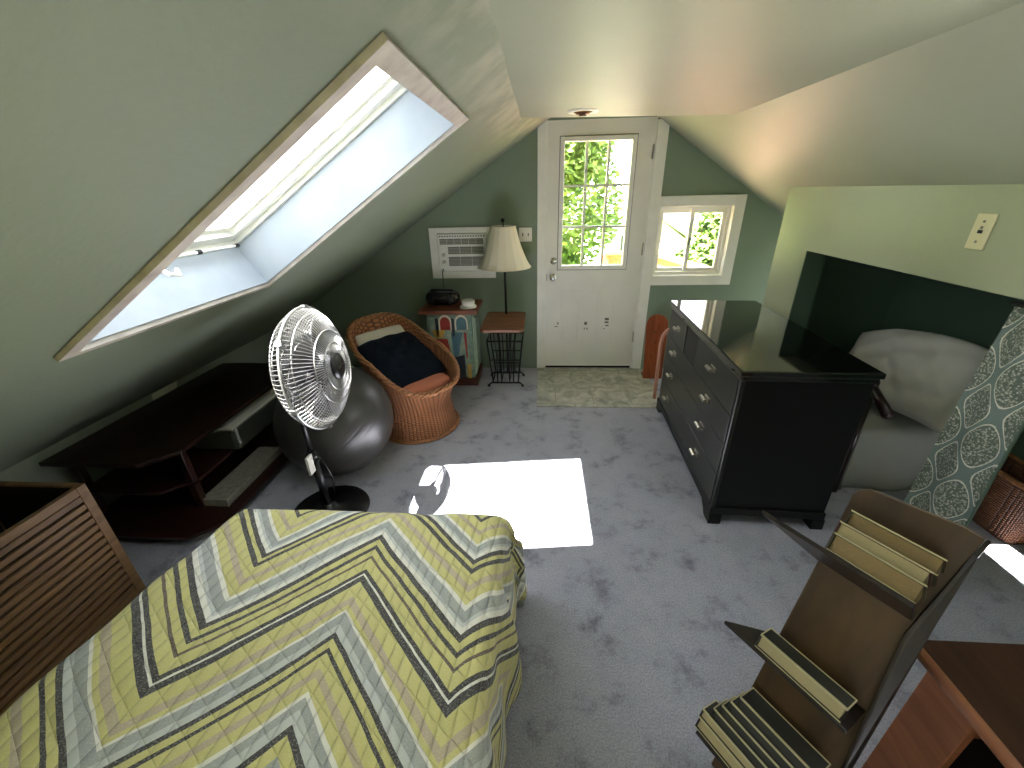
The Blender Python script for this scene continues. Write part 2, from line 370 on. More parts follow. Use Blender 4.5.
# left slope with skylight hole
HX0, HX1, HY0, HY1 = -1.272, -.325, .966, 1.846
WD = .185
m = MB(); yA, yB_ = YB, YD
BX0, BX1, BY0, BY1 = -1.25, -.33, -1.55, -.70      # unseen skylight added behind the camera to bring fill light
for a in ((-2.7, HX0, yA, yB_), (HX1, .22, yA, yB_), (HX0, HX1, yA, BY0), (HX0, HX1, BY1, HY0), (HX0, HX1, HY1, yB_)): slab(m, SL, *a, 0, WD)
struct(m.build('ceiling_left', M['sage']))
# right slope with a second skylight hole beside the camera
RX0, RX1, RY0, RY1 = 1.16, 1.60, .55, 1.28
m = MB()
for a in ((.70, RX0, yA, yB_), (RX1, 2.75, yA, yB_), (RX0, RX1, yA, RY0), (RX0, RX1, RY1, yB_)): slab(m, SR, *a, 0, .15)
struct(m.build('ceiling_right', M['ceil']))
# ridge cap and dropped flat ceiling
m = MB(); m.box(.0, .95, YB, YD, 2.16, 2.24); struct(m.build('ceiling_ridge', M['ceil']))
ZC0, ZC1 = 1.947, 1.922
def zc(x): return ZC0 + (ZC1-ZC0)*(x+.118)/(1.063+.118)
m = MB()
xa, xb = -.118, 1.063
n = 60; front = []
for i in range(n+1):
    y = YB + (2.765-YB)*i/n
    front.append((y, xa + .004*math.sin(i*1.7) + .003*math.sin(i*.6)))
low = [V(q, y, zc(xa)) for y, q in front] + [V(xb, 2.745, zc(xb)), V(xb, YB, zc(xb))]
up = [p + V(0, 0, .05) for p in low]
# narrow upper outline so that the slab never pokes through the slopes
up = [V(min(max(p.x, -.035), .985), p.y, p.z) for p in up]
va = [m.b.verts.new(p) for p in low]; vb = [m.b.verts.new(p) for p in up]
m.b.faces.new(va); m.b.faces.new(vb[::-1])
for i in range(len(va)):
    j = (i+1) % len(va); m.b.faces.new((va[i], vb[i], vb[j], va[j]))
struct(m.build('ceiling', M['ceil']))

# door wall (gable end) with openings
m = MB()
def roofz(x): return min(zl(x) + .02, zr(x) + .02, 2.17)
def wallpiece(mb, xs, z0f, z1f, y0, y1):
    for xa_, xb_ in zip(xs, xs[1:]):
        mb.hexa([V(xa_,y0,z0f(xa_)),V(xb_,y0,z0f(xb_)),V(xb_,y1,z0f(xb_)),V(xa_,y1,z0f(xa_)),V(xa_,y0,z1f(xa_)),V(xb_,y0,z1f(xb_)),V(xb_,y1,z1f(xb_)),V(xa_,y1,z1f(xa_))])
ac = (-.89, -.46, .935, 1.255); dr = (.045, .875, 0, 2.05); wn = (.968, 1.553, .872, 1.43)
c0 = lambda x: 0
k = lambda z: (lambda x: z)
wallpiece(m, [-2.6, ac[0]], c0, roofz, YD, YD+.12)
wallpiece(m, [ac[0], ac[1]], c0, k(ac[2]), YD, YD+.12); wallpiece(m, [ac[0], ac[1]], k(ac[3]), roofz, YD, YD+.12)
wallpiece(m, [ac[1], dr[0]], c0, roofz, YD, YD+.12)
wallpiece(m, [dr[0], .2, .72, dr[1]], k(dr[3]), roofz, YD, YD+.12)
wallpiece(m, [dr[1], wn[0]], c0, roofz, YD, YD+.12)
wallpiece(m, [wn[0], wn[1]], c0, k(wn[2]), YD, YD+.12); wallpiece(m, [wn[0], 1.3, wn[1]], k(wn[3]), roofz, YD, YD+.12)
wallpiece(m, [wn[1], 2.75], c0, lambda x: max(roofz(x), .1), YD, YD+.12)
struct(m.build('wall_far', M['accent']))
# left knee wall
m = MB(); m.box(-2.5, -2.4, YB, YD, 0, zl(-2.4)+.02); struct(m.build('wall_left', M['sage']))
# back wall behind the camera, with a wide opening
m = MB()
wallpiece(m, [-2.6, -.4, .2, .7, 2.75], c0, lambda x: max(min(roofz(x), 2.17), .1), YB-.12, YB)
struct(m.build('wall_back', M['sage']))

# right wall: header over the eaves nook, jamb, end return
XW = 1.62
m = MB()
m.prism([V(XW, 1.30, 1.2), V(1.74, 1.30, 1.2), V(1.74, 1.30, zr(1.74)+.01), V(XW, 1.30, zr(XW)+.01)], V(0, 3.06-1.30, 0))
m.box(XW, 1.74, 2.71, 3.06, 0, 1.2)
struct(m.build('wall_right', M['sage_r'])); m = MB()
m.prism([V(1.742, 2.93, 0), V(2.55, 2.93, 0), V(2.55, 2.93, zr(2.55)+.01), V(1.742, 2.93, zr(1.742)+.01)], V(0, .13, 0))
struct(m.build('wall_return', M['sage_r']))
# dark green lining of the nook
m = MB(); m.box(XW+.002, 1.744, 2.704, 2.71, 0, 1.198); m.prism([V(1.744, 2.922, 0), V(2.395, 2.922, 0), V(2.395, 2.922, zr(2.395)), V(1.744, 2.922, zr(1.744)-.002)], V(0, .008, 0)); m.box(1.738, 1.744, 2.71, 2.93, 0, 1.198)
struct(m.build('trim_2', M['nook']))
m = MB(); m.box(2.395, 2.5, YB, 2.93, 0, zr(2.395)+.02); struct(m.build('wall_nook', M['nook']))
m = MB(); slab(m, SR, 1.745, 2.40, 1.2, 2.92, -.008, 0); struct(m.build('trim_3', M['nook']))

# skylight: lining, casing, frame, sash, pane
w1 = sgroup('window_1')
lt = .012
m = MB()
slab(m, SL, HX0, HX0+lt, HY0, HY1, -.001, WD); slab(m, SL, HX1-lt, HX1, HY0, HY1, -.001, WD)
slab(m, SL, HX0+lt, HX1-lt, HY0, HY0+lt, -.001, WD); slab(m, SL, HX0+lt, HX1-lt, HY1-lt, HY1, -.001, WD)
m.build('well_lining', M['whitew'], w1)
m = MB()
OX0, OX1, OY0, OY1 = -1.287, -.289, .928, 1.858
slab(m, SL, OX0, HX0+.004, OY0, OY1, -.016, -.001); slab(m, SL, HX1-.006, OX1, OY0, OY1, -.016, -.001)
slab(m, SL, HX0+.004, HX1-.006, OY0, HY0+.004, -.016, -.001); slab(m, SL, HX0+.004, HX1-.006, HY1-.004, OY1, -.016, -.001)
m.build('casing', M['wornwhite'], w1)
def ring(mb, x0, x1, y0, y1, w, h0, h1):
    slab(mb, SL, x0, x0+w, y0, y1, h0, h1); slab(mb, SL, x1-w, x1, y0, y1, h0, h1)
    slab(mb, SL, x0+w, x1-w, y0, y0+w, h0, h1); slab(mb, SL, x0+w, x1-w, y1-w, y1, h0, h1)
m = MB(); ring(m, HX0-.02, HX1+.02, HY0-.02, HY1+.02, .05, WD+.001, WD+.05); m.build('outer_frame', M['trimw'], w1)
m = MB(); ring(m, HX0+.03, HX1-.03, HY0+.03, HY1-.03, .035, WD+.02, WD+.07); m.build('sash', M['white'], w1)
m = MB(); ring(m, HX0+.065, HX1-.065, HY0+.065, HY1-.065, .022, WD+.045, WD+.08); m.build('glazing_bead', M['trimw'], w1)
m = MB(); slab(m, SL, HX0+.075, HX1-.075, HY0+.075, HY1-.075, WD+.062, WD+.066); m.build('pane', M['glass'], w1)
m = MB(); y0, y1 = 1.36, 1.785
m.tube([SL(HX0+.05, y0, WD-.015), SL(HX0+.05, y1, WD-.015)], .006)
m.tube([SL(HX0+.05, y0, WD-.015), SL(HX0+.06, y0-.03, WD-.05), SL(HX0+.075, y0-.03, WD-.085), SL(HX0+.075, y0+.005, WD-.095), SL(HX0+.068, y0+.02, WD-.07)], .007)
m.build('vent_bar', M['white'], w1)
m = MB()
for y in (1.55, 1.765): m.tube([SL(HX0+.05, y, WD-.015), SL(HX0+.05, y+.02, WD-.015)], .009)
m.build('bar_clip', M['bplastic'], w1)
# second skylight (same build, right slope)
w4 = sgroup('window_4'); m = MB()
def ringR(mb, x0, x1, y0, y1, w, h0, h1):
    slab(mb, SR, x0, x0+w, y0, y1, h0, h1); slab(mb, SR, x1-w, x1, y0, y1, h0, h1)
    slab(mb, SR, x0+w, x1-w, y0, y0+w, h0, h1); slab(mb, SR, x0+w, x1-w, y1-w, y1, h0, h1)
ringR(m, RX0, RX1, RY0, RY1, .02, -.012, .16); m.build('window_frame', M['trimw'], w4)
m = MB(); slab(m, SR, RX0+.02, RX1-.02, RY0+.02, RY1-.02, .13, .134); m.build('pane', M['glass'], w4)

w3 = sgroup('added_fill_skylight'); m = MB(); ring(m, BX0, BX1, BY0, BY1, .03, -.012, WD+.02); m.build('window_frame', M['trimw'], w3)  # unseen skylight, added only to let in more fill light
m = MB(); slab(m, SL, BX0+.03, BX1-.03, BY0+.03, BY1-.03, WD-.01, WD-.006); m.build('pane', M['glass'], w3)

# ------------------------------------------------------------------ door
d1 = sgroup('door_1')
m = MB(); m.box(-.028, .045, YD-.02, YD, .005, 2.12); m.box(.875, .962, YD-.02, YD, .005, 2.03); m.build('casing', M['trimw'], d1, bevel=.003)
m = MB(); m.box(.045, .055, YD-.004, YD+.12, .005, 2.05); m.box(.865, .875, YD-.004, YD+.12, .005, 2.05); m.box(.055, .865, YD, YD+.12, 2.045, 2.05); m.build('jamb', M['trimw'], d1)
m = MB(); m.box(.055, .865, YD+.01, YD+.12, .001, .022); m.build('threshold', M['gap'], d1)
gx0, gx1, gz0, gz1 = .185, .702, .972, 1.905
yf, yk = YD-.001, YD+.043
m = MB()
m.box(.0555, gx0-.002, yf, yk, .025, 2.0445); m.box(gx1+.002, .8645, yf, yk, .025, 2.0445)
m.box(gx0-.002, gx1+.002, yf, yk, .025, gz0-.002); m.box(gx0-.002, gx1+.002, yf, yk, gz1+.002, 2.0445)
m.build('slab', M['doorw'], d1)
m = MB()
for a in ((gx0-.035, gx0, gz0-.035, gz1+.035), (gx1, gx1+.035, gz0-.035, gz1+.035), (gx0, gx1, gz0-.035, gz0), (gx0, gx1, gz1, gz1+.035)):
    m.box(a[0], a[1], yf-.016, yf, a[2], a[3])
m.build('lite_frame', M['trimw'], d1, bevel=.006)
m = MB()
for a in ((gx0-.041, gx0-.035, gz0-.041, gz1+.041), (gx1+.035, gx1+.041, gz0-.041, gz1+.041), (gx0-.035, gx1+.035, gz0-.041, gz0-.035), (gx0-.035, gx1+.035, gz1+.035, gz1+.041)):
    m.box(a[0], a[1], yf-.002, yf, a[2], a[3])
m.build('lite_gasket', M['grille'], d1)
m = MB(); 
for i in (1, 2):
    x = gx0 + (gx1-gx0)*i/3; m.box(x-.009, x+.009, yf+.004, yf+.03, gz0, gz1)
    z = gz0 + (gz1-gz0)*i/3; m.box(gx0, gx1, yf+.003, yf+.031, z-.009, z+.009)
m.build('muntin', M['trimw'], d1)
m = MB(); m.box(gx0, gx1, yf+.016, yf+.020, gz0, gz1); m.build('pane', M['glass'], d1)
for (x0, x1) in ((.185, .362), (.508, .682)):
    m = MB(); z0, z1 = .262, .757
    for a, h in ((0, .007), (.028, .004)):
        X0, X1, Z0, Z1 = x0+a, x1-a, z0+a, z1-a; w = .014
        for q in ((X0, X0+w, Z0, Z1), (X1-w, X1, Z0, Z1), (X0+w, X1-w, Z0, Z0+w), (X0+w, X1-w, Z1-w, Z1)): m.box(q[0], q[1], yf-h, yf, q[2], q[3])
    m.box(x0+.042, x1-.042, yf-.005, yf, z0+.042, z1-.042)
    m.build('raised_panel', M['doorw'], d1, bevel=.004)
R90 = Matrix.Rotation(PI/2, 4, 'X')
for z, big in ((.872, True), (1.012, False)):
    T = Matrix.Translation((.112, yf, z)) @ R90
    m = MB(); m.lathe([(.001, 0), (.033, 0), (.033, .006), (.026, .012), (.013, .016), (.013, .03), (.022, .036), (.027, .048), (.024, .06), (.012, .066), (.001, .067)] if big else [(.001, 0), (.031, 0), (.031, .01), (.024, .018), (.012, .02), (.012, .026), (.001, .027)], 28, T)
    m.build('door_knob' if big else 'deadbolt', M['chrome'], d1, smooth=True)
for z in (.32, 1.1, 1.82):
    m = MB(); m.box(.857, .869, yf-.006, yf, z-.05, z+.05); m.tube([(.863, yf-.008, z-.05), (.863, yf-.008, z+.05)], .006); m.build('hinge', M['nickel'], d1)
m = MB(); m.box(.052, .06, yf-.003, yf, .84, .90); m.build('strike_plate', M['nickel'], d1)
mk = mat('scuff_mark', (112, 110, 98), .7)
m = MB()
for (x, z, w, h) in ((.150, .42, .03, .008), (.165, .45, .012, .02), (.42, .45, .026, .028), (.41, .40, .008, .02), (.435, .40, .01, .018), (.61, .49, .036, .022), (.61, .46, .036, .016), (.615, .43, .03, .012), (.59, .40, .012, .008)):
    m.box(x-w/2, x+w/2, yf-.006, yf-.0055, z-h/2, z+h/2)
m.build('scuff', mk, d1)

# ------------------------------------------------------------------ gable window
w2 = sgroup('window_2'); m = MB()
o = (.962, 1.632, .795, 1.505)
for a in ((o[0], wn[0]+.004, o[2], o[3]), (wn[1]-.004, o[1], o[2], o[3]), (wn[0]+.004, wn[1]-.004, o[2], wn[2]+.004), (wn[0]+.004, wn[1]-.004, wn[3]-.004, o[3])): m.box(a[0], a[1], YD-.02, YD, a[2], a[3])
m.build('casing', M['trimw'], w2, bevel=.003)
m = MB(); fr = .03
for a in ((wn[0], wn[0]+fr, wn[2], wn[3]), (wn[1]-fr, wn[1], wn[2], wn[3]), (wn[0]+fr, wn[1]-fr, wn[2], wn[2]+fr), (wn[0]+fr, wn[1]-fr, wn[3]-fr, wn[3])): m.box(a[0], a[1], YD+.03, YD+.11, a[2], a[3])
m.build('window_frame', M['white'], w2)
m = MB()
for a in ((wn[0], wn[0]+.006, wn[2], wn[3]), (wn[1]-.006, wn[1], wn[2], wn[3]), (wn[0]+.006, wn[1]-.006, wn[2], wn[2]+.006), (wn[0]+.006, wn[1]-.006, wn[3]-.006, wn[3])): m.box(a[0], a[1], YD, YD+.03, a[2], a[3])
m.build('reveal', M['trimw'], w2)
cx = (wn[0]+wn[1])/2
for (x0, x1, y) in ((wn[0]+fr, cx+.02, YD+.075), (cx-.02, wn[1]-fr, YD+.045)):
    m = MB(); w = .028; z0, z1 = wn[2]+fr, wn[3]-fr
    for a in ((x0, x0+w, z0, z1), (x1-w, x1, z0, z1), (x0+w, x1-w, z0, z0+w), (x0+w, x1-w, z1-w, z1)): m.box(a[0], a[1], y, y+.025, a[2], a[3])
    sh = m.build('sash', M['white'], w2)
    m = MB(); m.box(x0+w, x1-w, y+.011, y+.014, z0+w, z1-w); m.build('pane', M['glass'], sh)
m = MB(); m.box(cx-.018, cx-.004, YD+.03, YD+.045, 1.12, 1.18); m.build('latch', M['nickel'], w2)

# ------------------------------------------------------------------ wall plates, ceiling lamp
def plate(name, label, T, w, h, slots, mt):
    t = thing(name, label, 'switch'); t.matrix_world = T
    m = MB(); m.box(-w/2, w/2, -.006, 0, -h/2, h/2); m.build('plate', mt, t, bevel=.003)
    for (x, z, sw, sh, ma) in slots:
        m = MB(); m.box(x-sw/2, x+sw/2, -.014 if ma == 'white' else -.0075, -.006, z-sh/2, z+sh/2); m.build('toggle' if ma == 'white' else 'slot', M[ma], t)
plate('light_switch', 'white double switch plate on dark green wall beside the door', Matrix.Translation((-.128, YD-.0005, 1.232)), .11, .115, [(-.024, 0, .01, .026, 'grille'), (.024, 0, .01, .026, 'grille')], M['trimw'])
plate('outlet_plate', 'cream wall plate with dark holes high on the right green wall', Matrix.Translation((XW-.0005, 1.705, 1.395)) @ Matrix.Rotation(PI/2, 4, 'Z') @ Matrix.Rotation(PI, 4, 'Z'), .072, .125, [(0, .035, .008, .008, 'grille'), (0, 0, .018, .012, 'gap'), (0, .014, .01, .01, 'grille'), (0, -.035, .008, .008, 'grille')], M['cream'])
lz = zc(.217)
t = thing('ceiling_light', 'round recessed eyeball ceiling light with bronze ring before the door', 'ceiling light', (.217, 2.56, lz))
m = MB(); m.lathe([(.05, -.003), (.056, -.008), (.078, -.006), (.085, -.0005)], 36, None, False); m.build('trim_ring', M['trimw'], t, smooth=True)
m = MB(); m.lathe([(.001, -.020), (.02, -.019), (.036, -.014), (.046, -.006), (.05, -.0015), (.001, -.001)], 32); m.build('eyeball', M['brass'], t, smooth=True)
m = MB(); m.lathe([(.001, -.0235), (.02, -.0225), (.02, -.019), (.001, -.0205)], 24); m.build('bulb', M['bulb'], t, smooth=True)

# ------------------------------------------------------------------ air conditioner in the wall
t = thing('air_conditioner', 'white through-wall air conditioner in a white frame on the door wall', 'air conditioner', (-.675, YD, .9))
L = lambda x: x+.675
m = MB()
for a in ((-.96, -.89, .875, 1.30), (-.46, -.395, .875, 1.30), (-.89, -.46, .875, .935), (-.89, -.46, 1.255, 1.30)): m.box(L(a[0]), L(a[1]), -.018, -.001, a[2]-.9, a[3]-.9)
m.build('frame', M['trimw'], t, bevel=.002)
m = MB(); m.box(L(-.886), L(-.464), -.03, .11, .039, .351); m.build('body', M['white'], t, bevel=.006)
m = MB()
for i in range(18):
    x = L(-.872) + i*.0225; m.box(x, x+.014, -.033, -.03, .325, .337)
m.build('top_vent', M['grille'], t)
def grl(name, x0, x1, z0, z1, nx):
    m = MB(); m.box(L(x0), L(x1), -.034, -.03, z0-.9, z1-.9); g = m.build(name, M['grille'], t)
    m = MB()
    for i in range(1, nx): x = L(x0 + (x1-x0)*i/nx); m.box(x-.002, x+.002, -.037, -.034, z0-.9, z1-.9)
    nz = int((z1-z0)/.011)
    for i in range(1, nz): z = z0-.9 + (z1-z0)*i/nz; m.box(L(x0), L(x1), -.036, -.034, z-.001, z+.001)
    m.build('slats', M['whitecard'], g)
grl('outlet_grille', -.868, -.49, 1.165, 1.212, 6)
grl('intake_grille', -.80, -.49, 1.085, 1.145, 3); grl('intake_grille', -.80, -.49, .985, 1.062, 3)
m = MB(); m.box(L(-.872), L(-.815), -.034, -.03, .075, .25); m.build('control_panel', M['trimw'], t)
for z in (.18, .12):
    m = MB(); m.lathe([(.001, 0), (.015, 0), (.014, .014), (.001, .015)], 20, Matrix.Translation((L(-.843), -.034, z)) @ R90); m.build('knob', M['whitecard'], t, smooth=True)
m = MB(); m.tube([(L(-.855), -.032, .062), (L(-.865), -.04, .03), (L(-.868), -.04, -.05), (L(-.866), -.038, -.14), (L(-.866), -.03, -.22)], .004); m.build('cord', M['grille2'], t, smooth=True)

# ------------------------------------------------------------------ painted cabinet, radio, tub
t = thing('painted_cabinet', 'small cabinet with hand painted arches in red, teal and ochre', 'cabinet', (-.765, 3.46, 0))
m = MB(); m.box(-.19, .19, -.16, .17, .07, .655); m.build('body', M['teal'], t, bevel=.004)
m = MB(); m.box(-.245, .245, -.20, .19, .655, .69); m.build('top', M['caption'], t, bevel=.004)
m = MB(); m.box(-.215, .215, -.185, .18, 0, .07); m.build('base', M['cedar'], t, bevel=.004)
m = MB(); m.box(.19, .20, -.13, .15, .09, .62)
m.prism([V(.2, -.10, .60), V(.2, .10, .56), V(.2, .15, .46), V(.2, .15, .36), V(.2, .09, .26), V(.2, -.10, .16)][::-1], V(.012, 0, 0)); m.build('side_panel', M['teallight'], t)
dy = -.16
dd = MB(); dd.box(-.165, .15, dy-.012, dy, .09, .63); door = dd.build('door', M['tealmid'], t)
def arch(x0, x1, z0, z1, y, th, seg=12):
    cx = (x0+x1)/2; r = (x1-x0)/2
    return [V(x0, y, z0), V(x1, y, z0)] + [V(cx + r*math.cos(a), y, z1 + r*1.2*math.sin(a)) for a in [PI*i/seg for i in range(seg+1)]]
def paint(poly, mt, name):
    poly = [V(.015 + (p.x-.015)*1.15, p.y, .36 + (p.z-.36)*1.12) for p in poly]; m = MB(); m.prism(poly, V(0, -.002, 0)); m.build(name, M[mt], door)
y = dy-.012
paint(arch(-.075, .02, .50, .56, y, 0), 'pcream', 'painted_arch'); paint(arch(.045, .14, .50, .56, y, 0), 'pcream', 'painted_arch')
y -= .002
paint(arch(-.065, .01, .50, .555, y, 0), 'pred', 'painted_arch'); paint(arch(.055, .13, .50, .555, y, 0), 'pblue', 'painted_arch')
paint(arch(-.10, -.078, .45, .58, y, 0), 'pdark', 'painted_column'); paint(arch(.02, .04, .45, .58, y, 0), 'pdark', 'painted_column')
paint([V(-.13, y, .50), V(-.03, y, .50), V(-.05, y, .44), V(-.11, y, .44)], 'pyell', 'painted_bowl')
paint([V(-.14, y, .43), V(-.02, y, .43), V(-.0, y, .30), V(-.05, y, .2), V(-.12, y, .2)], 'pred', 'painted_vase')
paint([V(.01, y, .48), V(.10, y, .48), V(.07, y, .38), V(.06, y, .30), V(.02, y, .27)], 'pblue', 'painted_vase')
paint([V(0.0, y, .27), V(.10, y, .30), V(.10, y, .11), V(-.04, y, .11)], 'pdark', 'painted_dark_base')  # dark bottom of the hand painted picture
paint([V(.115, y, .22), V(.145, y, .22), V(.145, y, .10), V(.115, y, .10)], 'pyell', 'painted_ground')
paint([V(.105, y, .48), V(.125, y, .48), V(.125, y, .28), V(.115, y, .26)], 'pred', 'painted_stripe')
t = thing('radio', 'glossy black portable radio on the painted cabinet', 'radio', (-.84, 3.47, .69))
def ell(r, a, b, c):
    pass
m = MB(); m.grid(lambda u, v: V(.15*math.copysign(abs(math.cos(2*PI*u))**.8, math.cos(2*PI*u))*math.sin(PI*v)**.45, .10*math.sin(2*PI*u)*math.sin(PI*v)**.5, .062 - .0615*math.cos(PI*v)), 40, 16, closed_u=True); m.build('case', M['radio'], t, smooth=True)
m = MB(); m.lathe([(.001, 0), (.036, 0), (.03, .01), (.001, .011)], 24, Matrix.Translation((-.075, -.084, .06)) @ Matrix.Rotation(PI/2, 4, 'X')); m.build('speaker', M['iron'], t, smooth=True)
m = MB(); m.lathe([(.001, 0), (.036, 0), (.03, .01), (.001, .011)], 24, Matrix.Translation((.075, -.084, .06)) @ Matrix.Rotation(PI/2, 4, 'X')); m.build('speaker', M['iron'], t, smooth=True)
m = MB(); m.tube([(-.11, 0, .105), (-.09, 0, .128), (.09, 0, .128), (.11, 0, .105)], .007); m.build('handle', M['radio'], t, smooth=True)
t = thing('round_tub', 'round white lidded tub on the painted cabinet corner', 'tub', (-.605, 3.37, .69))
m = MB(); m.lathe([(.001, 0), (.068, 0), (.072, .006), (.068, .014), (.001, .015)], 32); m.build('saucer', M['white'], t, smooth=True)
m = MB(); m.lathe([(.001, .015), (.05, .015), (.054, .02), (.054, .045), (.001, .046)], 32); m.build('cup', M['white'], t, smooth=True)
m = MB(); m.lathe([(.001, .046), (.056, .046), (.057, .05), (.055, .06), (.05, .062), (.001, .061)], 32); m.build('lid', M['whitecard'], t, smooth=True)

# ------------------------------------------------------------------ floor lamp with table and magazine rack
t = thing('floor_lamp', 'floor lamp with cream bell shade, small table and black iron magazine rack', 'floor lamp', (-.30, 3.36, 0))
m = MB(); m.tube([(0, .17, .50), (0, .17, 1.25)], .011, 12); m.build('pole', M['iron'], t, smooth=True)
m = MB(); prof = [(.222, .0), (.212, .012), (.198, .035), (.176, .08), (.152, .14), (.13, .20), (.112, .27), (.10, .315)]
prof = prof + [(r-.003, z) for r, z in prof[::-1]]
m.lathe([(r, z+1.0) for r, z in prof], 16, Matrix.Translation((0, .13, 0)) @ Matrix.Rotation(PI/16, 4, 'Z'), caps=False)
sh = m.build('lamp_shade', M['shade'], t)
for z, r in ((1.0, .223), (1.315, .101)):
    m = MB(); m.tube([(r*math.cos(a), .13 + r*math.sin(a), z) for a in [2*PI*i/36 for i in range(36)]], .004, 6, True); m.build('shade_trim', M['shade'], sh)
m = MB(); m.tube([(0, .17, 1.25), (0, .13, 1.27), (0, .13, 1.36)], .005)
m.tube([(-.09, .13, 1.31), (.09, .13, 1.31)], .003)
m.lathe([(.001, 0), (.014, .004), (.017, .016), (.012, .028), (.001, .032)], 16, Matrix.Translation((0, .13, 1.345))); m.build('finial', M['iron'], t, smooth=True)
m = MB()
pts = []
x0, x1, y0, y1, c = -.175, .175, -.30, .24, .03
m.prism([V(x0+c, y0, .565), V(x1-c, y0, .565), V(x1, y0+c, .565), V(x1, y1-c, .565), V(x1-c, y1, .565), V(x0+c, y1, .565), V(x0, y1-c, .565), V(x0, y0+c, .565)], V(0, 0, .022)); m.build('tabletop', M['tan'], t, bevel=.003)
m = MB()
for s in (-1, 1):
    yy = -.09 if s < 0 else .14
    m.tube([(-.15, yy, .012), (-.125, yy, .035), (.125, yy, .035), (.15, yy, .012)], .008)
    for x in (-.1, -.05, .05, .1):
        m.tube([(x*.7, yy, .035), (x*.7, yy, .3), (x*1.0, yy, .565)], .006)
    m.tube([(-.11, yy, .035), (-.15, yy-.0, .42)], .007); m.tube([(.11, yy, .035), (.15, yy, .42)], .007); m.tube([(-.15, yy, .42), (.15, yy, .42)], .008)
    m.tube([(-.12, yy, .13), (.12, yy, .13)], .006); m.tube([(-.13, yy, .25), (.13, yy, .25)], .006)
for x in (-.11, -.035, .035, .11): m.tube([(x, -.09, .05), (x, .14, .05)], .006)
for x in (-.15, .15): m.tube([(x, -.09, .42), (x, .14, .42)], .006)
m.tube([(0, .14, .035), (0, .17, .06), (0, .17, .56)], .009)
m.build('magazine_rack', M['iron'], t, smooth=True)
for (x, yy) in ((-.15, -.09), (.15, -.09), (-.15, .14), (.15, .14)):
    m = MB(); m.lathe([(.001, 0), (.012, 0), (.012, .014), (.001, .018)], 12, Matrix.Translation((x, yy, 0))); m.build('foot', M['iron'], t, smooth=True)

# ------------------------------------------------------------------ dresser
t = thing('dresser', 'black lacquered chest of drawers with glossy top and small metal pulls', 'dresser', (1.165, 2.26, 0), math.radians(-2.2))
hx, hy, H = .265, .605, .855
m = MB(); m.box(-hx, hx, -hy, hy, .09, H-.05); m.build('case', M['blackside'], t, bevel=.003)
m = MB(); m.box(-hx-.018, hx+.018, -hy-.018, hy+.018, H-.026, H); m.box(-hx-.009, hx+.009, -hy-.009, hy+.009, H-.05, H-.026); m.build('top', M['black'], t, bevel=.005)
m = MB(); m.box(-hx-.012, hx+.004, -hy-.012, hy+.012, .06, .10); 
m.build('plinth', M['blackside'], t, bevel=.004)
for sx in (-1, 1):
    for sy in (-1, 1):
        m = MB(); X = sx*(hx-.02); Yc = sy*(hy-.035)
        m.prism([V(X-.03, Yc-sy*.09, .06), V(X-.03, Yc-sy*.05, .03), V(X-.03, Yc-sy*.02, .0), V(X-.03, Yc+sy*.05, .0), V(X-.03, Yc+sy*.047, .06)], V(.06, 0, 0)); m.build('foot', M['blackside'], t, bevel=.003)
F = -hx
rows = [(.105, .285), (.29, .455), (.46, .615), (.62, .80)]
def drawer(y0, y1, z0, z1, pulls):
    m = MB(); m.box(F-.008, F-.001, y0, y1, z0, z1); d = m.build('drawer', M['greyblack'], t, bevel=.002)
    for py, pz in pulls:
        m = MB(); m.box(F-.014, F-.008, py-.03, py+.03, pz-.013, pz+.013)
        m.tube([(F-.014, py-.018, pz), (F-.030, py-.018, pz)], .006); m.tube([(F-.014, py+.018, pz), (F-.030, py+.018, pz)], .006)
        m.tube([(F-.032, py-.033, pz), (F-.032, py+.033, pz)], .010, 8); m.build('pull', M['nickel'], d, smooth=False)
for i, (z0, z1) in enumerate(rows):
    zc_ = (z0+z1)/2+.02
    if i < 3: drawer(-hy+.02, hy-.02, z0, z1, [(-.30, zc_), (.36, zc_)])
    else:
        drawer(-hy+.02, -.02, z0, z1, [(-.30, zc_)]); drawer(.205, hy-.02, z0, z1, [(.36, zc_)])
        m = MB(); m.box(F-.004, F-.001, -.01, .195, z0+.01, z1); m.build('centre_panel', M['blackside'], t)
m = MB(); m.box(F-.007, F+.012, -hy-.006, -hy+.012, .10, H-.052); m.build('corner_bead', M['greyblack'], t, bevel=.004)

# ------------------------------------------------------------------ pine board and bent arm by the door
t = thing('pine_board', 'tall rounded orange pine board leaning behind the dresser', 'board', (1.02, 3.44, .005))
m = MB(); pts = [V(-.085, 0, 0), V(.08, 0, 0), V(.098, 0, .47)] + [V(.005 + .092*math.cos(a), 0, .49 + .085*math.sin(a)) for a in [PI*i/12 for i in range(13)]] + [V(-.09, 0, .47)]
m.prism(pts, V(0, .022, 0)); b_ = m.build('panel', M['pine'], t, bevel=.003)
for (x, z) in ((-.01, .42), (.0, .33), (-.03, .2), (.03, .27)):
    m = MB(); m.lathe([(.001, 0), (.007, 0), (.007, .002), (.001, .002)], 10, Matrix.Translation((x, 0, z)) @ R90); m.build('knot', M['cedar'], b_)
b_.rotation_euler = (math.radians(-10), 0, 0); b_.location = (0, 0, 0)
m = MB(); m.box(-.08, .08, .02, .11, .0, .022); m.build('foot', M['pine'], t)
t = thing('bent_wood_stand', 'pale bent wooden arm rising between dresser and pine board', 'stand', (.97, 3.05, .005))
m = MB(); pts = [(-.03, .0, .0), (-.035, 0, .2), (-.04, 0, .46), (-.03, .005, .535), (.0, .01, .575), (.06, .015, .595), (.16, .02, .60)]
m.tube(pts, .014, 10); m.build('arm', M['pink'], t, smooth=True)
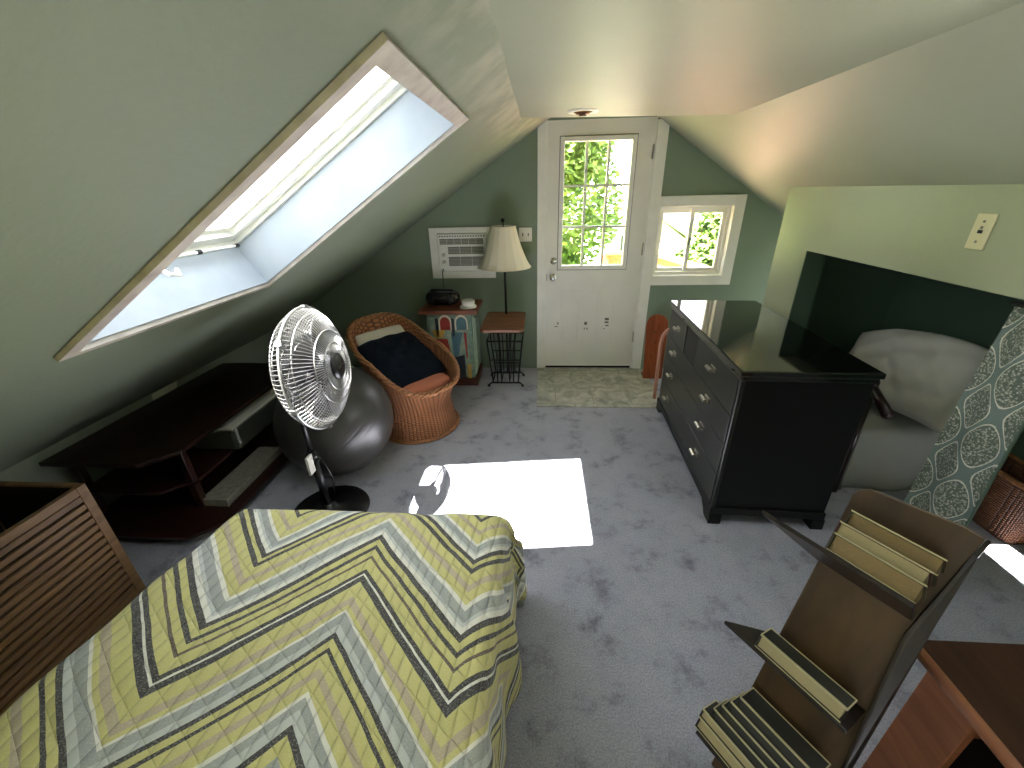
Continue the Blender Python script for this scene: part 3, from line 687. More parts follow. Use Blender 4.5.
m = MB(); m.tube([(.16, .02, .0), (.16, .02, .60)], .014, 10); m.build('post', M['pink'], t, smooth=True)

# ------------------------------------------------------------------ nook: mattress, sheet, pillow, post
t = thing('nook_mattress', 'white sheeted mattress, greyed in colour for the shade, in the dark green eaves nook', 'mattress', (2.04, 2.41, 0))
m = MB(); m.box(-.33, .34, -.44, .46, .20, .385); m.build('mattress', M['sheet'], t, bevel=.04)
m = MB(); m.box(-.31, .32, -.40, .45, .0, .20); m.build('base', M['slatdark'], t)
m = MB()
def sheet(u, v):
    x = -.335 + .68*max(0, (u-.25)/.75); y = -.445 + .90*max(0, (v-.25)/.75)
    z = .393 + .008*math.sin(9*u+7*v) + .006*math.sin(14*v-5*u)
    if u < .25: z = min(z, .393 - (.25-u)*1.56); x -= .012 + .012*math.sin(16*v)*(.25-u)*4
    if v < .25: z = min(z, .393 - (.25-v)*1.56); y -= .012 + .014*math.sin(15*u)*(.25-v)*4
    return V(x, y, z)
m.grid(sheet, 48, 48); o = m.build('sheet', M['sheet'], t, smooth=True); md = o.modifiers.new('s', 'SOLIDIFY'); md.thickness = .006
t = thing('pillow', 'crumpled white pillow propped in the dark nook behind the dresser', 'pillow')
pex = V(.05, -1, .16).normalized(); pn = V(-.80, -.12, .45); pey = pn.cross(pex).normalized(); pn = pex.cross(pey)
t.matrix_world = basis(V(1.96, 2.15, .655), pex, pn, pey)
m = MB()
def pil(u, v, s):
    a, b = 2*u-1, 2*v-1
    k = (1-a*a)**.5*(1-b*b)**.5 if abs(a) < 1 and abs(b) < 1 else 0
    pin = 1 - .20*(1-a*a); pin = 1 - .16*a*a*0
    X = .41*a*(1 - .12*(1-b*b)); Z = .25*b*(1 - .12*(1-a*a)) - .10*a*a*(b+1)*.5
    w = .016*math.sin(7*a+4*b)+.013*math.sin(11*b-6*a) + .007*math.sin(17*a+9*b)
    return V(X, s*(.085*k**.7) + w*k, Z)
for s in (-1, 1): m.grid(lambda u, v: pil(u, v, s), 40, 30)
bmesh.ops.remove_doubles(m.b, verts=m.b.verts, dist=.0004)
m.build('pillow_case', M['pillow'], t, smooth=True)
t = thing('wooden_post', 'dark wooden post end sticking out behind the dresser', 'post', (1.545, 1.80, 0))
m = MB(); m.tube([(.11, .14, .645), (.075, -.035, .585)], [.021, .024], 14); m.build('rail_end', M['mahog'], t, smooth=True)
m = MB(); m.tube([(.11, .14, .0), (.11, .14, .68)], .02, 12); m.build('upright', M['mahog'], t, smooth=True)

# ------------------------------------------------------------------ damask panel, basket
t = thing('patterned_curtain', 'grey green curtain with beaded silver ogee pattern at the nook opening', 'curtain', (1.665, 1.43, 0))
m = MB()
def curt(u, v):
    z = .012 + 1.155*v; yl, yr = .155 - .06*v, -.105
    y = yr + (yl-yr)*u
    return V(.014*math.sin(u*9+.4)*(1-.3*v) + .004*math.sin(z*6), y, z)
m.grid(curt, 40, 40, uvf=lambda u, v: (.25*u, 1.16*v)); o = m.build('cloth', M['damask'], t, smooth=True); md = o.modifiers.new('s', 'SOLIDIFY'); md.thickness = .004
m = MB(); m.tube([curt(0, i/20) + V(0, -.004, 0) for i in range(21)], .005, 6); m.build('edge_binding', M['nook'], t, smooth=True)
m = MB(); m.tube([(0, -.125, 1.172), (0, .105, 1.172)], .008, 10); m.build('rod', M['iron'], t, smooth=True)
t = thing('wicker_basket', 'brown woven wicker basket on the floor beyond the patterned curtain', 'basket', (2.285, 1.74, 0), math.radians(0))
m = MB(); hx, hy, h = .085, .17, .30
def bsk(u, v):
    a = 2*PI*u; ca, sa = math.cos(a), math.sin(a); e = .35
    r = 1 + .10*v
    return V(hx*r*math.copysign(abs(ca)**e, ca), hy*r*math.copysign(abs(sa)**e, sa), .002 + h*v)
m.grid(bsk, 64, 12, uvf=lambda u, v: (u*44, v*26), closed_u=True); o = m.build('body', M['basket'], t, smooth=True); md = o.modifiers.new('s', 'SOLIDIFY'); md.thickness = .012
m = MB(); m.tube([bsk(i/48, 1) for i in range(48)], .012, 8, True); m.build('rim', M['wickerrim'], t, smooth=True)
m = MB(); m.box(-hx*.9, hx*.9, -hy*.9, hy*.9, .004, .012); m.build('bottom', M['slatdark'], t)

# ------------------------------------------------------------------ leaning bookcase with books lying on its shelves
az, ln = math.radians(33), math.radians(20)
dv = V(-math.sin(az), math.cos(az), 0); nv = V(-math.cos(az), -math.sin(az), 0)
ev = (-nv*math.sin(ln) + V(0,0,1)*math.cos(ln)); bv = nv*math.cos(ln) + V(0,0,1)*math.sin(ln)
A = V(.777, .848, .8956)
# local axes: x=d (away), y=b (out), z=e (up the board).   d x b = ? keep right handed
LM = basis(A, dv, bv, ev)
bcz = -.945
foot = LM @ V(-.11, 0, bcz)
def BK(x0, x1, y0, y1, z0, z1): return [V(x0,y0,z0),V(x1,y0,z0),V(x1,y1,z0),V(x0,y1,z0),V(x0,y0,z1),V(x1,y0,z1),V(x1,y1,z1),V(x0,y1,z1)]
t = thing('bookcase', 'narrow dark wooden bookcase leaning back with three short shelves of books', 'bookcase'); t.matrix_world = LM
m = MB(); m.prism([V(-.022, 0, bcz), V(-.262, 0, bcz), V(-.197, 0, -.25), V(-.216, 0, .018), V(-.185, 0, .022), V(-.02, 0, .008), V(-.004, 0, -.006), V(0, 0, -.02)], V(0, -.018, 0)); m.build('back_panel', M['walnut'], t, bevel=.002)
m = MB()
pr = [V(-.262, -.014, bcz), V(-.262, .012, bcz), V(-.231, .02, -.6), V(-.197, .02, -.25), V(-.214, .008, -.02), V(-.2165, -.014, .018), V(-.1975, -.014, -.25)]
m.prism(pr, V(-.008, 0, 0)); m.build('side_panel', M['walnutedge'], t, bevel=.002)
shelves = [(-.205, -.143), (-.462, -.474), (-.80, -.81)]; SX = [.122, .082, .02]
SHE = []
for (zj, zo), se in zip(shelves, SX):
    th = .011; rx = -.195 + .09*(min(0, zj+.25))
    m = MB(); p = [V(rx, .001, zj-th), V(.0, .001, zj-th), V(se, .104, zo-th), V(rx, .104, zo-th), V(rx, .001, zj), V(.0, .001, zj), V(se, .104, zo), V(rx, .104, zo)]
    m.hexa(p); m.build('shelf', M['walnutedge'], t, bevel=.002)
m = MB(); p0 = V(-.13, -.018, -.25)
w0 = LM @ p0; inv = LM.inverted()
lo = V(w0.x+.02, w0.y+.012, 0)
def loc(q): return inv @ q
s_ = .014
m.hexa([loc(lo + V(-s_, -s_, 0)), loc(lo + V(s_, -s_, 0)), loc(lo + V(s_, s_, 0)), loc(lo + V(-s_, s_, 0)), loc(w0 + V(-s_+.005, -s_, .0)), loc(w0 + V(s_+.03, -s_, 0)), loc(w0 + V(s_+.03, s_, 0)), loc(w0 + V(-s_+.005, s_, 0))])
m.build('prop_leg', M['walnutedge'], t)
def book(label, sh, x0, x1, depth, z0, th, cov, pages, group, y1=.1, skew=0):
    """lies on shelf: length along d, pages face outward"""
    zj, zo = shelves[sh]; sl = (zo-zj)/.103
    def P(x, y, z): return V(x + skew*(y-y1), y, zj + sl*y + z)
    o = thing('book', label, 'book', group=group)
    base = LM @ P((x0+x1)/2, y1-depth/2, z0); mw = LM.copy(); mw.translation = base; o.matrix_world = mw
    iv = mw.inverted() @ LM
    def hx8(mb, a, b, c, d_, e, f): mb.hexa([iv @ P(*q) for q in ((a,c,e),(b,c,e),(b,d_,e),(a,d_,e),(a,c,f),(b,c,f),(b,d_,f),(a,d_,f))])
    ct = .0026
    m = MB(); hx8(m, x0+.005, x1-.004, y1-depth+.004, y1-.005, z0+ct, z0+th-ct); m.build('pages', M[pages], o)
    m = MB(); hx8(m, x0, x1, y1-depth, y1, z0, z0+ct); hx8(m, x0, x1, y1-depth, y1, z0+th-ct, z0+th); hx8(m, x1-.003, x1, y1-depth, y1, z0+ct, z0+th-ct)
    c = m.build('cover', M[cov], o)
    m = MB()
    for zz in (z0, z0+th-ct): hx8(m, x0, x1-.001, y1, y1+.0012, zz+.0002, zz+ct-.0002)
    for q in ((x0, x1, y1-depth, y1-depth+.003), (x0, x0+.003, y1-depth+.003, y1), (x1-.003, x1, y1-depth+.003, y1), (x0+.003, x1-.003, y1-.003, y1)): hx8(m, *q, z0+th+.0001, z0+th+.0012)
    m.build('cover_edge', M['bkedge'], c)
g1 = 'books on the top shelf of the leaning bookcase'; g3 = 'books on the bottom shelf of the leaning bookcase'
book('thick book with tan pages at the bottom of the top shelf stack', 0, -.194, -.028, .085, .001, .045, 'bkcover', 'page', g1)
book('book with yellow pages and maroon spine end, middle of the top shelf stack', 0, -.190, -.024, .092, .047, .032, 'bkmaroon', 'pagel', g1, y1=.092)
book('dark green book with cream cover edges, topmost of the top shelf stack', 0, -.196, -.030, .072, .080, .038, 'bkcover', 'page', g1, y1=.082)
book('single thick book with pale pages lying alone on the middle shelf', 1, -.198, .0, .05, .001, .038, 'bkgrey', 'pagel', None, y1=.1)
zz = .001
tops = [('lowest book of the bottom shelf stack, with wide cream page edge', 'bkblack', 'pagel', .036, 0), ('thin pale paged book second from the bottom of the lowest stack', 'bkgrey', 'pagel', .028, .004), ('thin dark grey book third from the bottom of the lowest stack', 'bkgrey', 'bkgrey', .03, -.004), ('thin dark grey book fourth from the bottom of the lowest stack', 'bkgrey', 'bkgrey', .028, -.008),
        ('thin dark grey book second from the top of the lowest stack', 'bkgrey', 'bkgrey', .03, -.012), ('thin dark book topmost of the bottom shelf stack', 'bkgrey', 'bkgrey', .032, -.016)]
for lb, cv, pg, th, dx in tops:
    book(lb, 2, -.218, .03+dx*2-.03*zz/.2, .064, zz, th, cv, pg, g3, y1=.1); zz += th + .0008

# ------------------------------------------------------------------ side table bottom right
t = thing('side_table', 'chestnut brown side table with open front at the lower right corner', 'table', (.878, .668, 0))
ZT = .602; 
m = MB(); m.box(0, .50, -.62, 0, ZT-.026, ZT); m.build('tabletop', M['chestd'], t, bevel=.006)
m = MB(); m.tube([(-.001, -.62, ZT-.013), (-.001, 0.0, ZT-.013)], .0135, 12); m.build('edge_strip', M['chest'], t, smooth=True)
m = MB(); xs = .046
m.box(xs, xs+.02, -.135, -.02, .0, ZT-.027); m.box(xs, xs+.02, -.60, -.48, 0, ZT-.027); m.box(xs, xs+.02, -.48, -.135, ZT-.07, ZT-.027); m.box(xs, xs+.02, -.48, -.135, 0, .1); m.build('side_panel', M['chest'], t, bevel=.002)
m = MB(); m.box(.46, .48, -.60, -.02, 0, ZT-.027); m.build('side_panel', M['chest'], t, bevel=.002)
m = MB(); m.box(xs+.02, .46, -.04, -.02, 0, ZT-.027); m.build('back_panel', M['chest'], t)
m = MB(); m.box(xs+.02, .46, -.60, -.04, .26, .28); m.build('shelf', M['slatdark'], t)
# crumpled scrap on the carpet
t = thing('crumpled_scrap', 'small crumpled silver and teal scrap on carpet between bookcase and side table', 'scrap', (1.20, .995, 0))
m = MB(); m.grid(lambda u, v: V(.09*(u-.5), .12*(v-.5), .012 + .012*math.sin(9*u+5*v)*math.cos(7*v-3*u) + .004*random.random()), 14, 16); o = m.build('sheet', M['foil'], t); md = o.modifiers.new('s', 'SOLIDIFY'); md.thickness = .002

# ------------------------------------------------------------------ bed and quilt
ZB = .52
t = thing('bed', 'single bed hidden beneath the chevron quilt in the foreground', 'bed', (-.64, 0, 0))
m = MB(); m.box(-.41, .43, -.85, 1.06, .27, ZB-.03); m.build('mattress', M['sheet'], t, bevel=.05)
m = MB(); m.box(-.41, .43, -.84, 1.05, .16, .27); m.build('box_base', M['slatdark'], t, bevel=.01)
for sx in (-.37, .39):
    for sy in (-.78, .98): m = MB(); m.box(sx-.025, sx+.025, sy-.025, sy+.025, 0, .16); m.build('leg', M['slatdark'], t)
X0, X1, Y1, Y0 = -1.065, -.185, 1.075, -.86
def clothxyz(s, t_):
    # flat coordinates -> draped
    dl = max(0, X0 - s); dr_ = max(0, s - X1); df = max(0, t_ - Y1)
    R = .06
    def drop(d):   # returns (out, down) of a rounded edge
        if d <= 0: return 0, 0
        a = min(d/R, PI/2); o_ = R*math.sin(a); dn = R*(1-math.cos(a)); rest = max(0, d - R*PI/2)
        return o_, dn + rest
    ox, dx = drop(max(dl, dr_)); oy, dyy = drop(df)
    side = -1 if dl > 0 else 1
    x = min(max(s, X0), X1); y = min(t_, Y1); z = ZB
    # sagging plane: left edge flares towards the viewer
    down = math.hypot(dx, dyy) if (dx and dyy) else dx + dyy
    h = down
    fl = .03*min(1, h/.4)
    wav = (.020*math.sin(t_*17+.5) + .014*math.sin(t_*31+1.2))*min(1, h/.2)
    wavf = (.018*math.sin(s*19) + .012*math.sin(s*37+1))*min(1, h/.2)
    x += side*(ox + (fl + wav if dx else 0)); y += oy + (fl*.6 + wavf if dyy else 0)
    if dx and dyy:
        x += side*.02*min(1, min(dx, dyy)/.2); y += .02*min(1, min(dx, dyy)/.2); h = max(dx, dyy) + .25*min(dx, dyy)
    z = ZB - h
    if h < .02: z += .004*math.sin(s*14+t_*5) + .003*math.sin(t_*23-s*8)
    if dl: x -= 0.0
    # left edge skews outward towards the viewer
    x -= .11*max(0, min(1, (1.1 - t_)/.6))*max(0, min(1, (-.6 - s)/.5))
    return V(x, y, max(z, .012))
q = MB(); sl0, sl1, tl0, tl1 = X0-.46, X1+.485, Y0, Y1+.49
q.grid(lambda u, v: clothxyz(sl0+(sl1-sl0)*u, tl0+(tl1-tl0)*v), 150, 190, uvf=lambda u, v: (sl0+(sl1-sl0)*u, tl0+(tl1-tl0)*v))
o = q.build('quilt', M['quilt'], smooth=True); tag(o, 'yellow, grey and white chevron quilt draped over the foreground bed', 'quilt')
md = o.modifiers.new('s', 'SOLIDIFY'); md.thickness = .010; md.offset = 1

# ------------------------------------------------------------------ slatted crate beside the bed
t = thing('slatted_crate', 'open topped wooden crate with horizontal slats left of the bed', 'crate', (-1.95, .62, 0))
def slatpanel(name, a, b, h, th=.022):
    """panel from point a to b (xy), vertical"""
    a, b = V(*a, 0), V(*b, 0); ux = (b-a).normalized(); n_ = V(-ux.y, ux.x, 0); Lw = (b-a).length
    mm = basis(a, ux, n_, V(0, 0, 1)); w = .034
    m = MB()
    for q_ in ((0, w, 0, h), (Lw-w, Lw, 0, h), (w, Lw-w, h-w, h), (w, Lw-w, 0, w)): m.box(q_[0], q_[1], 0, th, q_[2], q_[3], mm)
    fo = m.build(name, M['slat'], t, bevel=.002)
    m = MB(); nS = 15
    for i in range(nS):
        z0 = w + (h-2*w)*(i+.5)/nS - .0108; m.box(w, Lw-w, .003, th-.004, z0, z0+.0216, mm)
    m.build('slats', M['slat'], fo)
    m = MB(); m.box(w*.5, Lw-w*.5, th-.003, th+.001, .004, h-.008, mm); m.build('liner', M['slatdark'], fo)
slatpanel('front_panel', (.20, -.62), (.20, .535), .588)
slatpanel('end_panel', (.176, .535), (-.26, .535), .588)
slatpanel('back_panel', (-.285, .535), (-.285, -.62), .588)
slatpanel('end_panel', (-.26, -.62), (.176, -.62), .588)
m = MB(); m.box(-.25, .17, -.59, .51, .01, .03); m.build('bottom_board', M['slatdark'], t)

# ------------------------------------------------------------------ low console with clipped corners, bin and box
t = thing('low_console', 'long low dark mahogany console with clipped corners under the sloping wall', 'console table', (-2.08, 2.05, 0))
ZT = .45; c = .12
def octo(x0, x1, y0, y1, cc, z): return [V(x0, y0, z), V(x1-cc, y0, z), V(x1, y0+cc, z), V(x1, y1-cc, z), V(x1-cc, y1, z), V(x0, y1, z)]
m = MB(); m.prism(octo(-.305, .315, -.60, .66, c, ZT-.022), V(0, 0, .022)); m.build('tabletop', M['mahog'], t, bevel=.004)
m = MB(); m.prism(octo(-.28, .27, -.53, .60, c, .205), V(0, 0, .018)); m.build('shelf', M['mahoglit'], t, bevel=.003)
m = MB(); m.prism(octo(-.28, .47, -.66, .62, c, .04), V(0, 0, .02)); m.build('shelf', M['mahoglit'], t, bevel=.003)
for (x, yy) in ((.255, -.43), (.255, .5), (-.26, -.5), (-.26, .57)):
    m = MB()
    for z0, z1 in ((0, .04), (.06, .205), (.223, ZT-.022)): m.box(x-.018, x+.018, yy-.018, yy+.018, z0, z1)
    m.build('leg', M['mahoglit'], t, bevel=.003)
m = MB(); m.box(.23, .25, -.40, .48, ZT-.05, ZT-.022); m.build('apron', M['mahoglit'], t)
t = thing('storage_bin', 'cloudy clear plastic storage bin with pale lid on the console shelf', 'storage bin', (-1.905, 2.15, .224))
m = MB(); p = []
def bx8(mb, hx0, hy0, hx1, hy1, z0, z1): mb.hexa([V(-hx0,-hy0,z0),V(hx0,-hy0,z0),V(hx0,hy0,z0),V(-hx0,hy0,z0),V(-hx1,-hy1,z1),V(hx1,-hy1,z1),V(hx1,hy1,z1),V(-hx1,hy1,z1)])
bx8(m, .15, .25, .17, .28, 0, .155); m.build('tub', M['clear'], t, bevel=.02)
m = MB(); m.box(-.178, .178, -.288, .288, .155, .172); m.build('lid', M['whitecard'], t, bevel=.006)
m = MB(); m.box(.176, .182, -.27, -.255, .06, .165); m.build('clip', M['whitecard'], t)
t = thing('flat_box', 'long flat greyish white carton on the lowest console shelf', 'box', (-1.72, 1.87, .06))
m = MB(); m.box(-.10, .045, -.25, .25, 0, .045); m.build('carton', M['carton'], t, bevel=.002)
m = MB(); m.box(-.101, .046, -.257, -.25, .0, .046); m.build('end_flap', M['carton'], t)
m = MB(); m.box(.046, .0475, -.24, .24, .01, .016); m.box(.046, .0475, -.24, .24, .028, .034); m.build('printed_band', M['grille'], t)
t = thing('tape_patch', 'small pale strip of tape on the low wall above the console', 'tape', (-2.399, 2.2, .46))
m = MB(); m.prism([V(0, -.10, -.035), V(0, .08, -.03), V(0, .11, .025), V(0, -.09, .022)], V(.002, 0, 0)); m.build('strip', M['tape'], t)

# ------------------------------------------------------------------ exercise ball
bc = V(-1.235, 2.085, .335); Rb = .335
t = thing('exercise_ball', 'large charcoal grey exercise ball between the fan and wicker chair', 'ball', (bc.x, bc.y, 0))
m = MB()
BR = V(-.5, -.3, .85).to_track_quat('Z', 'Y').to_matrix()
def ballp(u, v):
    th = PI*v; r = Rb*(1 - .004*max(0, math.cos(th*44))**12)
    if v < .08 or v > .92: r = Rb
    p = V(r*math.sin(th)*math.cos(2*PI*u), r*math.sin(th)*math.sin(2*PI*u), r*math.cos(th))
    return BR @ p
m.grid(ballp, 72, 160, closed_u=True); bmesh.ops.remove_doubles(m.b, verts=m.b.verts, dist=.0003)
o = m.build('shell', M['ball'], t, smooth=True); o.location = (0, 0, Rb + .001)
m = MB(); m.lathe([(.001, 0), (.012, 0), (.012, .004), (.001, .005)], 16); pl = m.build('plug', M['bplastic'], t)
dirp = BR @ V(0, 0, 1); pl.location = V(0, 0, Rb+.001) + dirp*Rb; pl.rotation_euler = BR.to_euler()

# ------------------------------------------------------------------ wicker tub chair
fdir = V(.78, -.625, 0).normalized(); sd = V(-fdir.y, fdir.x, 0)
cc = V(-.895, 2.61, 0)
t = thing('wicker_chair', 'round honey wicker tub chair with braided rim', 'chair', cc)
def rim(a, k=1.0, dz=0):
    ca, sa = math.cos(a), math.sin(a); e = .66
    X = math.copysign(abs(ca)**e, ca); Yv = math.copysign(abs(sa)**e, sa)
    ctr = fdir*(-.10)
    return ctr + fdir*(.385*X*k) + sd*(.285*Yv*k) + V(0, 0, .552 - .185*math.copysign(abs(ca)**.9, ca) + dz)
def shell(u, v):
    a = 2*PI*u; rp = rim(a)
    # v 0 = floor, 1 = rim
    base = fdir*(.275*math.cos(a)) + sd*(.275*math.sin(a))
    wst = fdir*(.242*math.cos(a)-.01) + sd*(.242*math.sin(a)) + V(0, 0, .20)
    if v < .4:
        q = v/.4; p = base.lerp(wst, q**.8); p.z = .2*q + .002
    else:
        q = (v-.4)/.6; mid = wst.lerp(rp, q); out = (rp - wst); p = wst + V(out.x, out.y, 0)*(q**1.35) + V(0, 0, out.z*q)
    return p
m = MB(); m.grid(shell, 96, 40, uvf=lambda u, v: (u*64, v*30), closed_u=True); o = m.build('woven_body', M['wicker'], t, smooth=True, normals=True); md = o.modifiers.new('s', 'SOLIDIFY'); md.thickness = .014; md.offset = 0
m = MB()
for ph in (0, 2*PI/3, 4*PI/3):
    pts = []
    for i in range(240):
        a = 2*PI*i/240; p = rim(a); nrm = (p - V(0,0,p.z)).normalized(); w = a*16 + ph
        pts.append(p + nrm*.012*math.cos(w) + V(0, 0, .011*math.sin(w)))
    m.tube(pts, .0105, 6, True)
m.build('braided_rim', M['wickerrim'], t, smooth=True)
m = MB(); m.tube([fdir*(.285*math.cos(a)) + sd*(.285*math.sin(a)) + V(0,0,.014) for a in [2*PI*i/60 for i in range(60)]], .013, 8, True); m.build('base_ring', M['wickerrim'], t, smooth=True)
m = MB(); m.lathe([(.001, .29), (.23, .29), (.23, .30), (.001, .30)], 40, Matrix.Translation(V(0,0,0) - fdir*.02)); m.build('seat_deck', M['wickerrim'], t)
# cushions
def cushion(name, label, cat, ctr, ex_, ey_, hx, hy, hz, mt, tuft=0, e=.25):
    ex_ = ex_.normalized(); ez_ = ex_.cross(ey_).normalized(); ey_ = ez_.cross(ex_)
    t = thing(name, label, cat); t.matrix_world = basis(ctr, ex_, ey_, ez_)
    m = MB()
    for s in (-1, 1):
        def fn(u, v):
            a, b = 2*u-1, 2*v-1; k = max(0, (1-abs(a)**4)*(1-abs(b)**4))**.4
            h = hz*k
            if tuft:
                for (p, q_) in ((-.4,-.4),(.4,-.4),(0,0),(-.4,.4),(.4,.4)): h -= tuft*hz*math.exp(-((a-p)**2+(b-q_)**2)/.02)*k
                h += hz*.12*math.sin(9*a+3*b)*math.sin(8*b)*k
            rr = 1 - .06*(a*a*b*b)
            return V(hx*a*rr, hy*b*rr, s*h)
        m.grid(fn, 36, 36)
    bmesh.ops.remove_doubles(m.b, verts=m.b.verts, dist=.0004)
    m.build('cover', M[mt], t, smooth=True); return t
zv = V(0, 0, 1)
cushion('seat_cushion', 'salmon orange seat cushion at the front of the wicker chair', 'cushion', cc + fdir*.02 + V(0,0,.35), sd, fdir, .20, .185, .05, 'salmon')
cushion('throw_pillow', 'square navy blue pillow lying in the wicker chair', 'pillow', cc - fdir*.125 + V(0,0,.49), sd, (fdir*.9 - zv*.42), .235, .255, .055, 'navy', .35)
cushion('back_cushion', 'off white cloth roll behind the navy pillow in the wicker chair', 'cloth roll', cc - fdir*.37 + V(0,0,.612), sd, (fdir*.7 - zv*.7), .20, .055, .035, 'offw')

# ------------------------------------------------------------------ pedestal fan
fb = V(-1.14, 1.665, 0)
t = thing('pedestal_fan', 'black pedestal fan with round chrome wire guard facing right', 'fan', fb)
m = MB(); m.lathe([(.001, 0), (.20, 0), (.205, .008), (.20, .016), (.10, .026), (.04, .04), (.032, .06), (.001, .062)], 48); m.build('base', M['bplastic'], t, smooth=True)
m = MB(); m.tube([(-.005, 0, .05), (-.02, 0, .36)], .021, 14); m.tube([(-.02, 0, .35), (-.03, 0, .70)], .013, 12); m.tube([(-.02, 0, .34), (-.021, 0, .39)], .027, 14); m.build('pole', M['bplastic'], t, smooth=True)
m = MB(); m.box(-.012, .0, -.075, -.03, .30, .40); m.build('remote_holder', M['whitecard'], t)
hc = V(-1.015, 1.65, .862) - fb
ax = V(1, .05, .09).normalized(); sy = V(0, 0, 1).cross(ax).normalized(); sz = ax.cross(sy)
HM = basis(hc, sy, sz, ax)   # z along axis
Rg = .275
m = MB(); m.tube([V(-.03, 0, .68), V(-.03, 0, .80), hc - ax*.12], [.022, .026, .05], 14)
m.lathe([(.001, -.20), (.05, -.195), (.068, -.16), (.07, -.09), (.05, -.075), (.001, -.07)], 28, HM); m.build('motor_housing', M['bplastic'], t, smooth=True)
def gpt(r, a, z): return HM @ V(r*math.cos(a), r*math.sin(a), z)
gf = thing_ = None
m = MB(); NW = 84
prof = [(.062, .10), (.10, .098), (.16, .085), (.21, .062), (.25, .035), (.271, .008)]
for i in range(NW):
    a = 2*PI*i/NW; m.tube([gpt(r, a + .35*(r-.06), z) for r, z in prof], .0017, 4, caps=False)
for r, z in ((.105, .0995), (.165, .0845), (.245, .036)): m.tube([gpt(r, 2*PI*i/64, z) for i in range(64)], .0028, 6, True)
fg = m.build('front_guard', M['wire'], t, smooth=True)
m = MB(); m.lathe([(.001, .118), (.04, .116), (.058, .108), (.062, .098), (.001, .097)], 36, HM); m.build('hub_cap', M['bplastic'], fg, smooth=True)
# plain lettering mark on the hub: a short pale bar of raised letters
m = MB()
for i, w in enumerate((.006, .005, .006, .004, .006, .005, .006)):
    x = -.026 + i*.0078; T2 = HM @ Matrix.Rotation(math.radians(10), 4, 'Z'); m.box(x, x+w, -.003, .003, .117, .1182, T2)
m.build('hub_mark', M['nickel'], fg)
m = MB(); prof = [(.07, -.085), (.12, -.088), (.19, -.08), (.245, -.055), (.268, -.02), (.273, .0)]
for i in range(NW):
    a = 2*PI*i/NW; m.tube([gpt(r, a, z) for r, z in prof], .0017, 4, caps=False)
for r, z in ((.12, -.089), (.19, -.081), (.24, -.056)): m.tube([gpt(r, 2*PI*i/64, z) for i in range(64)], .0028, 6, True)
m.build('rear_guard', M['wire'], t, smooth=True)
m = MB(); m.tube([gpt(Rg, 2*PI*i/72, .003) for i in range(72)], .006, 8, True); m.build('guard_ring', M['wire'], t, smooth=True)
for kq in range(3):
    m = MB(); a0 = 2*PI*kq/3 + .4
    def bl(u, v):
        r = .055 + .18*u; wdt = (.5 + .75*math.sin(PI*min(1, u*.75+.15)))
        a = a0 + (v-.5)*wdt + .25*u
        return gpt(r, a, .02 - .055*(v-.5) )
    m.grid(bl, 14, 12); o = m.build('blade', M['blade'], t, smooth=True); md = o.modifiers.new('s', 'SOLIDIFY'); md.thickness = .003
m = MB(); m.lathe([(.001, .055), (.05, .05), (.058, .03), (.058, -.03), (.001, -.03)], 28, HM); m.build('blade_hub', M['blade'], t, smooth=True)
for i in range(6):
    a = 2*PI*i/6 + .3; m = MB(); m.box(-.006, .006, -.012, .012, -.008, .012, Matrix.Translation(gpt(Rg+.004, a, .002)) @ HM.to_3x3().to_4x4() @ Matrix.Rotation(a, 4, 'Z')); m.build('guard_clip', M['wire'], t)
m = MB(); m.tube([V(.0, -.02, .42), V(.05, -.03, .36), V(.07, -.02, .25), V(.05, 0, .14), V(.02, 0, .07)], .0035, 6); m.build('cord', M['bplastic'], t, smooth=True)

# ------------------------------------------------------------------ outside
m = MB(); m.box(-30, 30, 3.9, 60, -3.1, -3.0); o = m.build('ground', M['lawn']); struct(o)
m = MB()
for i in range(22): m.box(-2.5, 6, 3.84+i*.145, 3.84+i*.145+.14, -.12, -.06)
o = m.build('deck', M['deck']); struct(o)
t = thing('deck_railing', 'orange brown wooden deck railing outside the door and window', 'railing', (0, 0, -.06))
P0, P1, P2 = V(.9, 5.98, 0), V(1.53, 5.95, 0), V(1.92, 3.95, 0)
for a_, b2 in ((P0, P1), (P1, P2)):
    ux = (b2-a_).normalized(); mm = basis(a_, ux, V(-ux.y, ux.x, 0), V(0,0,1)); Lr = (b2-a_).length
    m = MB(); m.box(0, Lr, -.06, .06, .80, .84, mm); m.box(0, Lr, -.018, .018, .66, .79, mm); m.build('top_rail', M['rail'], t)
    m = MB(); m.box(0, Lr, -.018, .018, .1, .18, mm); m.build('bottom_rail', M['rail'], t)
    nb = int(Lr/.14)
    for i in range(nb): x = .1 + i*.14; m = MB(); m.box(x-.016, x+.016, .019, .045, .12, .76, mm); m.build('baluster', M['siding'], t)
for p in (P0, P1, P2): m = MB(); m.box(p.x-.045, p.x+.045, p.y-.045, p.y+.045, 0, .80); m.build('post', M['rail'], t)
t = thing('neighbour_house', 'white house with pale roof beyond the deck railing', 'house', (0, 13, -3))
gab = [V(1.6, 0, 0), V(6.5, 0, 0), V(6.5, 0, 1.9), V(4.6, 0, 2.95), V(3.4, 0, 3.78), V(2.6, 0, 5.05), V(1.75, 0, 3.2)]
m = MB(); m.prism([V(p.x, .05, p.z) for p in gab], V(0, 6, 0)); m.build('wall', M['siding'], t)
